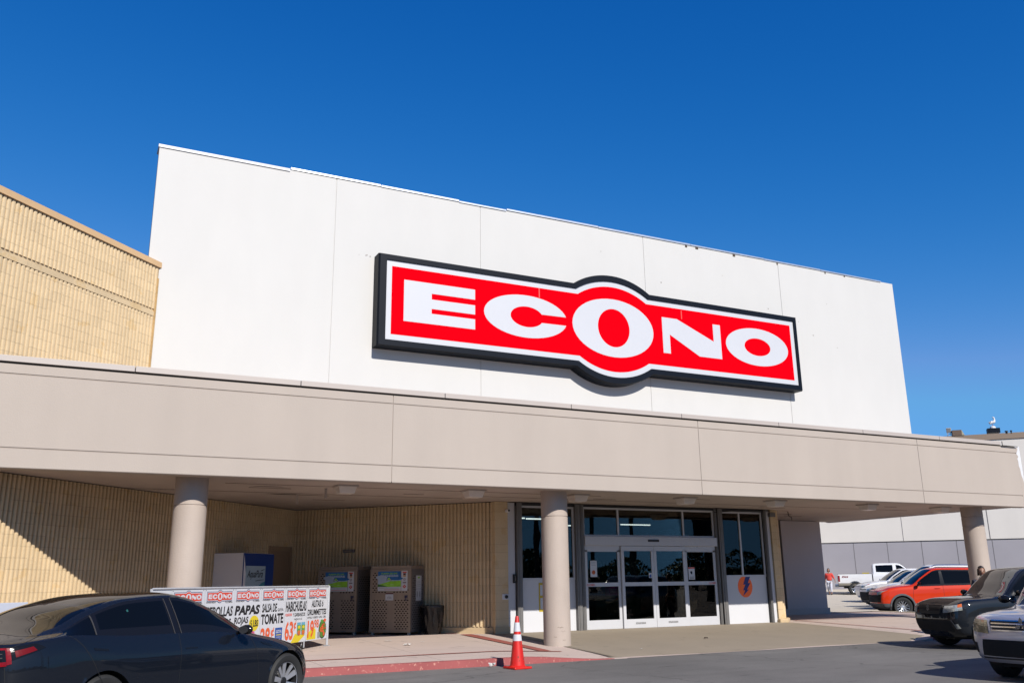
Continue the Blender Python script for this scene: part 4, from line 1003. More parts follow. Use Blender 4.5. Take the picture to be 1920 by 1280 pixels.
m = MB(); m.tube([(-.8, -.02, -.03), (.0, -.03, .03), (.9, -.02, .045), (1.35, -.01, .04)], .012, 6); m.build("wire", M_BLACK, t); m = MB(); m.box(1.3, 1.5, -.06, .05, -.12, .0); m.build("junction_box", M_GREYM, t)
t = empty("hanging_bag", (16.62, 21.5, .72), label="clear plastic bag hanging inside behind the right door glass", cat="bag")
m = MB(); m.grid([[(.20*math.cos(6.28*k/16)*(.55+.45*(1-j/6)) , .10*math.sin(6.28*k/16), .75*j/6) for j in range(7)] for k in range(17)]); m.build("film", mat("clear film", (.32, .37, .37), .25, bump=1, bs=6), t, smooth=True)
m = MB(); m.tube([(0, 0, .74), (0, 0, 1.1)], .006, 5); m.build("string", M_ALU, t)

# ------------------------------------------------------------------ cars
NAMES = ['nose']
def pchip(P, nsub):
    """P: (n, ...) control values at integer parameters -> values at k/nsub"""
    P = np.asarray(P, float); n = len(P); d = np.diff(P, axis=0)
    m_ = np.zeros_like(P)
    for i in range(1, n-1):
        a, b = d[i-1], d[i]; same = (a*b) > 0
        with np.errstate(divide='ignore', invalid='ignore'): h = np.where(same, 2*a*b/(a+b), 0)
        m_[i] = np.nan_to_num(h)
    m_[0] = d[0]; m_[-1] = d[-1]
    out = []
    for i in range(n-1):
        for k in range(nsub + (1 if i == n-2 else 0)):
            t = k/nsub; t2, t3 = t*t, t*t*t
            out.append((2*t3-3*t2+1)*P[i] + (t3-2*t2+t)*m_[i] + (-2*t3+3*t2)*P[i+1] + (t3-t2)*m_[i+1])
    return np.array(out)

class Car:
    NU, NV = 8, 6
    def __init__(s, table, front_axle, wb, arch, sx=1, sy=1, sz=1, mods=None, wheel_r=.335):
        s.wb, s.arch, s.wr = wb, arch, wheel_r
        X, Yy, Z = [], [], []
        for xs, ys, zs in table:
            X.append(xs); Yy.append(ys); Z.append(zs)
        X = np.array(X, float)*sx; Yy = np.array(Yy, float)*sy; Z = np.array(Z, float)*sz
        if mods: mods(X, Yy, Z)
        X = (front_axle + wb/2) - X
        P = np.stack([X, Yy, Z], -1)                      # cols x rows x 3
        full = np.concatenate([P, P[:, -2::-1] * np.array([1, -1, 1])], 1)   # mirrored: 17 rows
        ghost0 = full[1:2, ::-1]; ghost1 = full[-2:-1, ::-1]
        G = np.concatenate([ghost0, full, ghost1], 0)     # smooth across nose and tail
        g = pchip(G, s.NU)[s.NU:-s.NU]
        g = pchip(g.transpose(1, 0, 2), s.NV).transpose(1, 0, 2)
        s.g = g; s.nc = len(P); s.nr = 9
        du = np.gradient(g, axis=0); dv = np.gradient(g, axis=1)
        nrm = np.cross(du, dv); l = np.linalg.norm(nrm, axis=-1, keepdims=True); s.nrm = nrm/np.maximum(l, 1e-9)
        # orient outward on the left flank
        i, j = s.NU*4, s.NV*2
        if s.nrm[i, j, 1] < 0: s.nrm = -s.nrm
        s.ax = [(wb/2, wheel_r), (-wb/2, wheel_r)]
    def at(s, u, v, side=1, off=0.0):
        """u column, v row 0..8; side +1 left, -1 right"""
        if side < 0: v = 16-v
        a = min(max(u*s.NU, 0), s.g.shape[0]-1.001); b = min(max(v*s.NV, 0), s.g.shape[1]-1.001)
        i, j = int(a), int(b); fa, fb = a-i, b-j
        def bl(A): return A[i, j]*(1-fa)*(1-fb)+A[i+1, j]*fa*(1-fb)+A[i, j+1]*(1-fa)*fb+A[i+1, j+1]*fa*fb
        n = bl(s.nrm); n = n/max(1e-9, np.linalg.norm(n))
        return tuple(bl(s.g)+n*off)
    def split(s, panes, trims):
        """panes: {name: [(u0,u1,v0,v1,both)]} -> dict name -> MB of surface faces; the rest is 'body'"""
        NU, NV = s.NU, s.NV; g = s.g.copy(); out = {}
        nu, nv = g.shape[:2]; V = g.reshape(-1, 3)
        snapped = set(); inside = np.zeros((nu, nv), bool)
        for i in range(nu):
            for j in range(nv):
                jr = min(j, nv-1-j)
                if jr > 4*NV: continue
                x, y, z = g[i, j]
                if abs(y) < .4: continue
                for ax, az_ in s.ax:
                    if math.hypot(x-ax, z-az_) < s.arch*.995: inside[i, j] = True
        for i in range(nu):
            for j in range(nv):
                if inside[i, j]:
                    nb = [(i+a, j+b) for a in (-1, 0, 1) for b in (-1, 0, 1) if 0 <= i+a < nu and 0 <= j+b < nv]
                    if any(not inside[q] for q in nb):
                        x, y, z = s.g[i, j]
                        ax, az_ = min(s.ax, key=lambda q: math.hypot(x-q[0], z-q[1]))
                        d = math.hypot(x-ax, z-az_)
                        g[i, j, 0] = ax+(x-ax)/d*s.arch; g[i, j, 2] = az_+(z-az_)/d*s.arch; snapped.add(i*nv+j)
        V = g.reshape(-1, 3)
        def cls(fi, fj):
            u = (fi+.5)/NU; v = (fj+.5)/NV; vv = v if v < 8 else 16-v
            for nm, lst in panes.items():
                for u0, u1, v0, v1 in lst:
                    if u0 < u < u1 and v0 < vv < v1: return nm
            return 'body'
        faces = {}
        for i in range(nu-1):
            for j in range(nv-1):
                q = (i*nv+j, (i+1)*nv+j, (i+1)*nv+j+1, i*nv+j+1)
                ins = [inside[i, j], inside[i+1, j], inside[i+1, j+1], inside[i, j+1]]
                if all(ins):
                    continue
                faces.setdefault(cls(i, j), []).append(q)
        for nm, fl in faces.items():
            idx = {}; mb = MB(); vs = []; fs = []
            for q in fl:
                r = []
                for k in q:
                    if k not in idx: idx[k] = len(vs); vs.append(tuple(V[k]))
                    r.append(idx[k])
                # drop degenerate corners
                rr = []
                for a in r:
                    if not rr or (Vector(vs[a])-Vector(vs[rr[-1]])).length > 1e-5: rr.append(a)
                if len(rr) > 2 and (Vector(vs[rr[0]])-Vector(vs[rr[-1]])).length <= 1e-5: rr.pop()
                if len(rr) > 2: fs.append(tuple(rr))
            mb.add(vs, fs); out[nm] = mb
        return out
    def patch(s, quads, off=.004, side=(1, -1), n=(8, 6), mb=None):
        mb = mb or MB()
        for q in quads:
            (a, b, c, d) = q
            for sd in side:
                P = []
                for i in range(n[0]+1):
                    f = i/n[0]; row = []
                    for j in range(n[1]+1):
                        h = j/n[1]
                        u = (a[0]*(1-f)+b[0]*f)*(1-h)+(d[0]*(1-f)+c[0]*f)*h; v = (a[1]*(1-f)+b[1]*f)*(1-h)+(d[1]*(1-f)+c[1]*f)*h
                        row.append(s.at(u, v, sd, off))
                    P.append(row)
                mb.grid(P)
        return mb
    def seam(s, mb, pts, w=.006, off=.0015, side=(1, -1)):
        for sd in side:
            L = []
            for (a, b) in zip(pts[:-1], pts[1:]):
                k = max(2, int(math.hypot(b[0]-a[0], b[1]-a[1])*6))
                for q in range(k): L.append((a[0]+(b[0]-a[0])*q/k, a[1]+(b[1]-a[1])*q/k))
            L.append(pts[-1]); C = [Vector(s.at(u, v, sd, off)) for u, v in L]; P = []
            for i, c in enumerate(C):
                d = (C[min(i+1, len(C)-1)]-C[max(i-1, 0)]).normalized()
                e = Vector(s.at(L[i][0], L[i][1], sd, off+.02))-c; t_ = d.cross(e).normalized()*w/2
                P.append([tuple(c-t_), tuple(c+t_)])
            mb.grid(P)
        return mb

def wheel(parent, x, y, r, style, tyre_w=.22, rim_r=.235, out=1, turn=0.0):
    """out=+1: outer face towards +y"""
    t = empty("wheel", (x, y, r), turn, parent=parent)
    w = tyre_w; m = MB()
    P = [(rim_r-.005, -w*.42), (rim_r+.015, -w*.48), (r-.03, -w*.5), (r-.008, -w*.40), (r, -w*.28), (r, w*.28), (r-.008, w*.40), (r-.03, w*.5), (rim_r+.015, w*.48), (rim_r-.005, w*.42)]
    prof = []
    for a in P: prof.append(a)
    m.lathe([(a, b*out) for a, b in prof], 48, axis='y'); ty = m.build("tyre", M_TYRE, t, smooth='auto')
    m = MB()
    for k in range(64):      # tread blocks
        a = 2*math.pi*k/64
        for b0, b1 in ((-.38, -.06), (.06, .38)):
            a2 = a+.05; rr = r+.004
            m.add([(rr*math.cos(a), w*b0, rr*math.sin(a)), (rr*math.cos(a2), w*b0, rr*math.sin(a2)), (rr*math.cos(a2+.02), w*b1, rr*math.sin(a2+.02)), (rr*math.cos(a+.02), w*b1, rr*math.sin(a+.02))], [(0,1,2,3)])
    m.build("tread", M_TYRE, ty)
    m = MB(); h = w*.42
    m.lathe([(rim_r, h*out), (rim_r-.012, h*out), (rim_r-.022, (h-.025)*out), (rim_r-.03, (h-.12)*out), (.08, (h-.13)*out), (0, (h-.13)*out)], 48, axis='y')
    m.build("rim_barrel", M_RIMD, t, smooth='auto')
    m = MB()
    def spoke(a0, w0, r0, r1, w1, tw=0.0, y0=None, y1=None, th=.02):
        y0 = h-.045 if y0 is None else y0; y1 = h-.012 if y1 is None else y1
        ca, sa = math.cos(a0), math.sin(a0); a1 = a0+tw; cb, sb = math.cos(a1), math.sin(a1)
        pts = []
        for (rr, ww, c, s_, yy) in ((r0, w0, ca, sa, y0), (r1, w1, cb, sb, y1)):
            for sgn in (-1, 1):
                pts.append((rr*c - sgn*ww*s_, yy*out, rr*s_ + sgn*ww*c))
        base = [(p[0]*.995, (abs(p[1])-th)*out, p[2]*.995) for p in pts]
        m.add(pts+base, [(0,1,3,2), (0,2,6,4), (1,5,7,3), (4,6,7,5)])
    R1 = rim_r-.008
    if style == 'aero':      # broad paired blades
        for k in range(5):
            a = 2*math.pi*k/5+.3
            spoke(a, .022, .045, R1, .034, .12); spoke(a+.52, .014, .05, R1, .026, .12)
    elif style == 'y5':
        for k in range(5):
            a = 2*math.pi*k/5+.3; spoke(a, .022, .04, .13, .014); spoke(a, .012, .13, R1, .010, .22); spoke(a, .012, .13, R1, .010, -.22); spoke(a+.63, .010, .05, R1, .009)
    else:
        for k in range(6): spoke(2*math.pi*k/6, .03, .04, R1, .022)
    m.lathe([(R1+.006, (h)*out), (R1-.012, (h-.008)*out)], 48, axis='y')
    m.build("rim", M_RIM, t, fix=True)
    m = MB(); m.lathe([(.05, (h-.05)*out), (.045, (h-.03)*out), (0, (h-.026)*out)], 20, axis='y'); m.build("hub_cap", M_RIMD if style == 'aero' else M_RIM, t, smooth='auto')
    m = MB(); m.lathe([(.15, (h-.10)*out), (.15, (h-.118)*out), (.02, (h-.12)*out)], 24, axis='y'); m.build("brake_disc", M_GREYM, t)
    return t
M_TYRE = mat("tyre rubber", (.022, .022, .022), .75, ns=8, na=.15); M_RIM = mat("alloy silver", (.55, .56, .60), .28, .75); M_RIMD = mat("dark wheel inside", (.02, .02, .022), .5, .3)
M_CGL = mat("dark car glass", (.004, .005, .006), .02, 0, spec=.2); M_CGL2 = mat("windshield glass", (.05, .05, .052), .03, 0, spec=.9)
M_TRIM = mat("black car trim", (.010, .010, .011), .12, spec=.3); M_SEAM = mat("panel gap", (.003, .003, .004), .8); M_CHR = mat("chrome", (.6, .61, .63), .12, 1.0)
M_PLAS = mat("dark bumper plastic", (.03, .03, .032), .6, ns=20, na=.1); M_UND = mat("underbody", (.008, .008, .008), .9)
M_LAMP = mat("headlamp lens", (.50, .51, .46), .08, .25, ns=18, na=.35, coat=1.0); M_LAMPY = mat("aged headlamp lens", (.55, .43, .22), .15, .2, ns=10, na=.35, coat=1.0); M_AMB = mat("amber lens", (.75, .16, .02), .15, coat=1.0)
M_PIL = mat("dull pillar strip", (.045, .042, .04), .6)
M_TAIL = mat("tail lamp red", (.26, .003, .008), .3, spec=.2, coat=.3, ns=12, na=.3); M_TAILD = mat("dark red lens", (.17, .003, .004), .3, spec=.2, coat=.2)

SEDAN = [
 ([.14,.05,.02,.04,.10,.12,.14,.16,.18],[0]*9,[.18,.24,.42,.58,.66,.675,.685,.69,.695]),
 ([.18,.09,.06,.09,.16,.19,.21,.23,.24],[.45,.48,.50,.50,.48,.40,.32,.16,0],[.18,.24,.42,.58,.675,.70,.715,.73,.735]),
 ([.34,.27,.24,.28,.34,.37,.39,.41,.42],[.72,.80,.83,.82,.78,.66,.54,.27,0],[.18,.24,.44,.61,.715,.755,.77,.785,.79]),
 ([.56,.56,.56,.57,.58,.58,.58,.58,.58],[.80,.89,.91,.90,.83,.70,.58,.29,0],[.18,.24,.46,.66,.775,.81,.825,.84,.845]),
 ([.84,.84,.84,.84,.84,.84,.84,.84,.84],[.80,.915,.925,.915,.85,.71,.58,.29,0],[.18,.24,.48,.71,.835,.865,.88,.895,.90]),
 ([1.25,1.25,1.25,1.28,1.35,1.33,1.28,1.20,1.16],[.80,.905,.925,.92,.865,.78,.71,.38,0],[.18,.22,.48,.74,.905,.945,.955,.965,.97]),
 ([1.6,1.6,1.6,1.64,1.68,1.74,1.71,1.66,1.62],[.80,.905,.925,.92,.865,.71,.655,.36,0],[.18,.22,.48,.75,.925,1.145,1.17,1.20,1.205]),
 ([2.05,2.05,2.05,2.08,2.10,2.20,2.18,2.13,2.10],[.80,.905,.925,.92,.87,.635,.585,.32,0],[.18,.22,.48,.76,.94,1.335,1.36,1.395,1.405]),
 ([2.5]*9,[.80,.905,.925,.92,.875,.60,.55,.31,0],[.18,.22,.48,.765,.945,1.385,1.415,1.44,1.445]),
 ([3.1,3.1,3.1,3.1,3.1,3.05,3.05,3.05,3.05],[.80,.905,.925,.92,.875,.605,.55,.31,0],[.18,.22,.48,.775,.955,1.36,1.39,1.42,1.43]),
 ([3.55,3.55,3.55,3.6,3.65,3.58,3.58,3.58,3.58],[.80,.90,.92,.92,.875,.645,.585,.32,0],[.18,.24,.50,.79,1.00,1.235,1.275,1.32,1.33]),
 ([3.8,3.8,3.8,3.88,3.97,3.97,3.98,3.98,3.98],[.80,.90,.92,.915,.86,.72,.64,.34,0],[.18,.26,.52,.81,1.04,1.095,1.125,1.165,1.175]),
 ([4.1,4.1,4.12,4.18,4.25,4.27,4.28,4.28,4.28],[.79,.89,.91,.90,.83,.70,.60,.31,0],[.20,.28,.52,.81,1.02,1.045,1.06,1.08,1.085]),
 ([4.40,4.46,4.49,4.50,4.50,4.50,4.50,4.50,4.50],[.70,.79,.81,.80,.75,.63,.50,.26,0],[.22,.32,.54,.80,.99,1.02,1.035,1.045,1.05]),
 ([4.56,4.62,4.65,4.63,4.64,4.635,4.63,4.62,4.615],[.42,.47,.48,.48,.46,.38,.30,.15,0],[.24,.34,.56,.80,.985,1.015,1.03,1.04,1.045]),
 ([4.60,4.67,4.69,4.66,4.67,4.665,4.66,4.65,4.645],[0]*9,[.24,.34,.56,.80,.985,1.01,1.025,1.035,1.04])]
LY = [.80,.885,.90,.895]
SUV = [
 ([.12,.05,.0,.02,.06,.08,.10,.12,.14],[0]*9,[.26,.34,.60,.84,.95,.965,.97,.975,.98]),
 ([.16,.08,.03,.05,.09,.11,.13,.14,.15],[.50,.52,.54,.54,.52,.43,.34,.17,0],[.26,.34,.60,.84,.955,.975,.985,.995,1.0]),
 ([.30,.22,.17,.19,.24,.26,.27,.28,.28],[.74,.82,.84,.83,.79,.66,.53,.27,0],[.26,.34,.6,.85,.965,1.0,1.01,1.015,1.02]),
 ([.50,.48,.47,.47,.5,.5,.5,.5,.5],[.79,.88,.895,.885,.83,.70,.56,.28,0],[.26,.34,.60,.87,.985,1.02,1.035,1.04,1.04]),
 ([.82]*9,LY+[.845,.71,.57,.29,0],[.26,.34,.62,.89,1.01,1.04,1.055,1.065,1.07]),
 ([1.25,1.25,1.25,1.26,1.30,1.29,1.26,1.19,1.16],LY+[.85,.80,.74,.40,0],[.26,.33,.62,.90,1.03,1.065,1.08,1.09,1.095]),
 ([1.52,1.52,1.52,1.54,1.57,1.62,1.59,1.54,1.51],LY+[.85,.735,.685,.38,0],[.26,.33,.62,.90,1.035,1.33,1.36,1.39,1.395]),
 ([1.82,1.82,1.82,1.84,1.88,1.98,1.95,1.90,1.87],LY+[.855,.675,.625,.35,0],[.26,.33,.62,.90,1.04,1.58,1.615,1.64,1.645]),
 ([2.4]*9,LY+[.855,.665,.61,.34,0],[.26,.33,.62,.90,1.05,1.61,1.65,1.685,1.69]),
 ([3.1]*9,LY+[.855,.67,.615,.34,0],[.26,.33,.62,.91,1.06,1.60,1.65,1.685,1.69]),
 ([3.72]*9,LY+[.85,.68,.62,.34,0],[.26,.34,.62,.91,1.08,1.58,1.63,1.67,1.675]),
 ([4.0,4.0,4.02,4.04,4.05,4.05,4.06,4.09,4.11],[.79,.87,.885,.88,.84,.68,.61,.34,0],[.28,.36,.62,.92,1.09,1.53,1.585,1.63,1.64]),
 ([4.16,4.20,4.22,4.22,4.22,4.23,4.25,4.28,4.29],[.70,.79,.81,.80,.78,.68,.56,.30,0],[.30,.36,.62,.92,1.08,1.12,1.12,1.12,1.12]),
 ([4.28,4.33,4.36,4.34,4.33,4.33,4.33,4.33,4.33],[.44,.48,.49,.48,.46,.40,.32,.16,0],[.30,.36,.62,.90,1.0,1.03,1.04,1.04,1.04]),
 ([4.30,4.37,4.40,4.37,4.36,4.36,4.36,4.36,4.36],[0]*9,[.30,.36,.62,.90,.99,1.02,1.03,1.03,1.03])]

def islands(fl):
    par = {}
    def find(a):
        while par.setdefault(a, a) != a: par[a] = par[par[a]]; a = par[a]
        return a
    for f in fl:
        for i in f[1:]: par[find(i)] = find(f[0])
    g = {}
    for f in fl: g.setdefault(find(f[0]), []).append(f)
    return list(g.values())
def finish(car, t, panes, mats, wheels, flare=None, liner=True):
    parts = car.split(panes, None)
    for nm, mb in parts.items():
        if nm in ('side_window', 'window_surround'):
            for sgn in (1, -1):
                fl = [f for f in mb.f if sum(mb.v[i][1] for i in f)*sgn > 0]
                if nm == 'side_window':
                    comp = islands(fl)
                else: comp = [fl]
                for cf in comp:
                    q = MB(); idx = {}; q.add([mb.v[i] for i in sorted({i for f in cf for i in f}) if not idx.__setitem__(i, len(idx))], [tuple(idx[i] for i in f) for f in cf]); q.build(nm, mats[nm], t, smooth=True)
        else: mb.build(nm, mats[nm], t, smooth=True)
    # wheel wells
    for k, (ax, az_) in enumerate(car.ax):
        for sgn in (1, -1):
            m = MB(); P = []
            yo = .0
            for i in range(25):
                a = math.pi*(i/24*1.16-.08); row = []
                x, z = ax+car.arch*math.cos(a), az_+car.arch*math.sin(a)
                # outer edge follows the flank: find y of the surface there
                ys = [abs(q[1]) for q in [car.side_y(x, z)]]
                row = [(x, sgn*(ys[0]-.001), z), (x, sgn*(ys[0]-.012), z-.0), (ax+(car.arch+.02)*math.cos(a), sgn*(ys[0]-.03), az_+(car.arch+.02)*math.sin(a)), (ax+(car.arch+.02)*math.cos(a), sgn*.50, az_+(car.arch+.02)*math.sin(a))]
                P.append(row)
            if flare:
                Q = []
                for i in range(25):
                    a = math.pi*(i/24*1.16-.08); Q.append([])
                    for rr, oo in ((car.arch-.002, .004), (car.arch+.005, .020), (car.arch+.065, .020), (car.arch+.075, -.004)):
                        x, z = ax+rr*math.cos(a), az_+rr*math.sin(a); Q[-1].append((x, sgn*(abs(car.side_y(ax+(car.arch+.04)*math.cos(a), az_+(car.arch+.04)*math.sin(a))[1])+oo), z))
                mm = MB(); mm.grid(Q); mm.build("arch_flare", mats['cladding'], t, smooth=False)
            m.grid(P); m.build("wheel_arch", M_UND if not flare else mats.get('flare', M_UND), t, smooth=False)
            m = MB(); m.add([(ax+(car.arch+.02)*math.cos(a), sgn*.50, az_+(car.arch+.02)*math.sin(a)) for a in [math.pi*(i/24*1.16-.08) for i in range(25)]], [tuple(range(25))]); m.build("arch_liner", M_UND, t)
    xs = [p[0] for p in car.g.reshape(-1, 3)]
    m = MB(); x0, x1 = min(xs)+.25, max(xs)-.25
    m.box(x0, x1, -.50, .50, .20, .40); m.box(-car.wb/2+car.arch+.03, car.wb/2-car.arch-.03, -.80, .80, .20, .40); m.build("chassis", M_UND, t)
    return parts
def side_y(s, x, z):
    # nearest sample on the left flank rows 0..4
    sub = s.g[:, :4*s.NV+1].reshape(-1, 3); d = (sub[:, 0]-x)**2+(sub[:, 2]-z)**2 + np.where(sub[:, 1] < .4, 9, 0)
    return sub[int(np.argmin(d))]
Car.side_y = side_y

def mirror(t, x, y, z, m_body, sgn, s=1.0, back=1):
    """door mirror; sgn = side"""
    c = empty("door_mirror", (x, y*sgn, z), parent=t)
    m = MB(); P = []
    for i in range(9):
        f = i/8; a = math.pi*f; r = math.sin(a)**.5
        P.append([((.02+.055*r*math.cos(b))*s, sgn*(.03+.20*f)*s, (.065*r*math.sin(b)*(.8+.2*f))*s) for b in [2*math.pi*k/14 for k in range(15)]])
    m.grid(P); m.build("housing", m_body, c, smooth=True)
    m = MB(); m.tube([(.01, -.01*sgn, -.045), (.02, .05*sgn*s, -.02)], .02, 8); m.build("arm", M_TRIM, c)
    m = MB(); P = []
    m.add([((-.037)*s, sgn*(.13+.075*math.cos(b))*s, .045*math.sin(b)*s) for b in [2*math.pi*k/16 for k in range(16)]], [tuple(range(16))]); m.build("glass", M_CGL2, c)
    return c
def handle(t, pts, m_, w=.012):
    m = MB(); m.tube(pts, w, 6); return m.build("door_handle", m_, t)

def lamps(car, t, name, quads, off, mtl, n=(6, 4)):
    for sd in (1, -1): q = MB(); car.patch(quads, off, side=(sd,), n=n, mb=q); q.build(name, mtl, t)
# --- dark blue-grey fastback saloon in the left foreground
HD = R(38.5)
t = empty("parked_car", (1.135, 11.752, 0), HD, label="dark blue grey fastback car cut off at the lower left corner", cat="car")
car = Car(SEDAN, .72, 2.82, .372)
M_TB = paint("midnight grey blue paint", (.006, .0088, .0155), 0, .55, .7, .08)
pan = {'windshield': [(5.2, 6.9, 6, 8)], 'roof_glass': [(7.0, 9.9, 6, 8)], 'rear_window': [(10.0, 12.0, 6, 8)],
       'side_window': [(5.6, 8.0, 4.3, 4.9), (8.2, 9.9, 4.3, 4.9), (10.0, 10.95, 4.17, 4.9)],
       'window_surround': [(5.35, 11.0, 4.15, 5.0)]}
finish(car, t, pan, {'body': M_TB, 'windshield': M_CGL, 'roof_glass': M_CGL, 'rear_window': M_CGL, 'side_window': M_CGL, 'window_surround': M_TRIM}, None)
m = MB()
car.seam(m, [(5.15, 4.25), (5.15, 3.0), (5.05, 1.6), (5.1, 1.0)]); car.seam(m, [(8.1, 4.15), (8.1, 3.0), (8.15, 1.2)]); car.seam(m, [(11.0, 4.2), (10.55, 3.6), (10.25, 2.8), (10.0, 2.2)]); car.seam(m, [(5.1, 1.1), (9.9, 1.1)])
car.seam(m, [(12.0, 8.0), (12.02, 6.2), (11.6, 5.2), (12.2, 4.5), (12.9, 3.9)]); car.seam(m, [(13.2, 3.1), (13.1, 2.0), (13.1, 1.2)]); car.seam(m, [(5.0, 5.0), (4, 5.2), (3, 5.2), (2, 5.0)])
m.build("panel_gap", M_SEAM, t)
for u, v in ((7.55, 3.45), (9.75, 3.55)):
    lamps(car, t, "door_handle", [((u, v-.05), (u+.42, v-.05), (u+.42, v+.06), (u, v+.06))], .003, M_TRIM, (6, 2))
lamps(car, t, "tail_lamp_housing", [((11.95, 3.62), (13.9, 3.0), (14.0, 3.97), (12.2, 3.9))], .004, M_TRIM, (12, 6))
lamps(car, t, "tail_lamp", [((12.98, 3.18), (13.14, 3.14), (13.18, 3.86), (13.02, 3.84)), ((13.14, 3.10), (14.0, 3.04), (14.0, 3.20), (13.14, 3.26)), ((13.14, 3.74), (14.0, 3.80), (14.0, 3.92), (13.16, 3.86))], .008, M_TAIL, (6, 4))
lamps(car, t, "reflector", [((12.25, 3.56), (12.85, 3.40), (12.88, 3.66), (12.32, 3.74))], .008, M_TAILD, (6, 4))
lamps(car, t, "lamp_element", [((13.25, 3.38), (13.6, 3.36), (13.6, 3.41), (13.25, 3.43)), ((13.25, 3.54), (13.6, 3.53), (13.6, 3.58), (13.25, 3.58))], .012, M_PIL, (5, 2))
lamps(car, t, "headlamp", [((.9, 3.1), (2.2, 3.2), (2.6, 4.0), (1.5, 3.8))], .004, M_LAMP, (10, 6))
lamps(car, t, "side_camera", [((4.45, 3.25), (4.75, 3.35), (4.85, 3.52), (4.5, 3.42))], .004, M_TRIM, (4, 3))
m = MB(); car.patch([((9.12, 4.64), (9.16, 4.64), (9.16, 4.69), (9.12, 4.69))], .004, n=(2, 2), mb=m, side=(-1,)); m.build("window_sticker", mat("teal sticker", (.02, .12, .11), .5), t)
m = MB(); car.seam(m, [(10.0, 4.18), (10.02, 4.93)], .016, .004); m.build("quarter_pillar", M_PIL, t)
m = MB(); car.seam(m, [(8.02, 4.15), (8.0, 4.93)], .012, .004); car.seam(m, [(8.2, 4.15), (8.2, 4.93)], .012, .004); m.build("door_pillar", M_PIL, t)
for sg in (1, -1): mirror(t, 2.13-1.66, .885, 1.0, M_TRIM, sg, .95)
for x in (1.41, -1.41):
    for sg in (1, -1): wheel(t, x, sg*.805, .335, 'aero', .225, .24, sg)

# --- SUV builder used for the other cars
def build_suv(loc, hd, label, body, mods=None, sx=1, sy=1, sz=1, wb=2.64, foh=.82, style='spoke', lamp='suv', wheel_r=.35, arch=.40, cladding=None, winmat=None, grille=None, lower=None, rails=False, mirror_m=None, group=None, logo=None, rim=None, lampm=None, detail=True, glassm=None, roofm=None):
    t = empty("parked_car", loc, hd, label=label, cat="car", group=group)
    car = Car(SUV, foh, wb, arch, sx, sy, sz, mods, wheel_r)
    pan = {'windshield': [(5.15, 6.9, 6, 8)], 'rear_window': [(11.1, 11.9, 6, 8)],
           'side_window': [(5.7, 7.9, 4.2, 4.9), (8.12, 9.55, 4.2, 4.9), (9.75, 10.9, 4.2, 4.85)], 'window_surround': [(5.45, 11.0, 4.05, 5.0)]}
    if cladding: pan['cladding'] = [(0, 20, 0, 1.55)]
    if roofm: pan['roof_panel'] = [(7.0, 10.9, 5.2, 8)]
    finish(car, t, pan, {'body': body, 'windshield': glassm or M_CGL, 'rear_window': M_CGL, 'side_window': winmat or M_CGL, 'window_surround': M_TRIM, 'cladding': cladding or M_PLAS, 'flare': cladding or M_UND, 'roof_panel': roofm or body}, None, flare=bool(cladding))
    m = MB(); car.seam(m, [(5.2, 4.1), (5.15, 3.0), (5.05, 1.2)], .008); car.seam(m, [(8.0, 4.1), (8.0, 1.2)], .008); car.seam(m, [(10.3, 4.1), (10.2, 3.2), (9.8, 2.3)], .008); car.seam(m, [(5.0, 1.2), (9.4, 1.2)], .008); car.seam(m, [(4.9, 4.6), (3, 4.6), (2, 4.2)], .008)
    m.build("panel_gap", M_SEAM, t)
    q = MB(); car.patch([((.0, 2.95), (.85, 2.95), (.95, 3.85), (.0, 3.85))] if not grille else grille, .005, n=(10, 8), mb=q); gr = q.build("grille", M_BLACK, t)
    if lower: q = MB(); car.patch(lower, .004, n=(10, 6), mb=q); q.build("lower_intake", M_UND, t)
    lm = lampm or M_LAMP
    if lamp == 'suv': lq = [((1.25, 2.45), (2.35, 2.7), (2.3, 3.75), (1.2, 3.7))]
    else: lq = lamp
    for sd in (1, -1): q = MB(); car.patch(lq, .008, n=(10, 6), mb=q, side=(sd,)); hl = q.build("headlamp", lm, t)
    for sd in (1, -1): q = MB(); car.patch([((11.6, 3.0), (12.3, 3.0), (12.2, 4.2), (11.7, 4.2))], .008, mb=q, side=(sd,)); q.build("tail_lamp", M_TAIL, t)
    if detail:
        for u in (7.5, 9.6):
            for sd in (1, -1):
                a = Vector(car.at(u, 3.4, sd, .02)); b = Vector(car.at(u+.3, 3.42, sd, .02)); handle(t, [tuple(a-Vector((0, .015*sd, 0))), tuple(a), tuple(b), tuple(b-Vector((0, .015*sd, 0)))], body)
    cw = car.at(5.75, 4.2, 1, 0)
    for sg in (1, -1): mirror(t, cw[0], cw[1]+.05, cw[2]+.06, mirror_m or body, sg, 1.1)
    if rails:
        for sd in (1, -1):
            P = [Vector(car.at(u, 5.8, sd, .045)) for u in (7.4, 8, 9, 10, 10.6)]; P = [P[0]-Vector((-.08, 0, .05))] + P + [P[-1]-Vector((.08, 0, .05))]
            m = MB(); m.tube([tuple(p) for p in P], .014, 6); m.build("roof_rail", M_CHR, t)
    for x in (wb/2, -wb/2):
        for sg in (1, -1): wheel(t, x, sg*(.79*sy), wheel_r, style, .23, wheel_r*.68, sg)
    return t, car
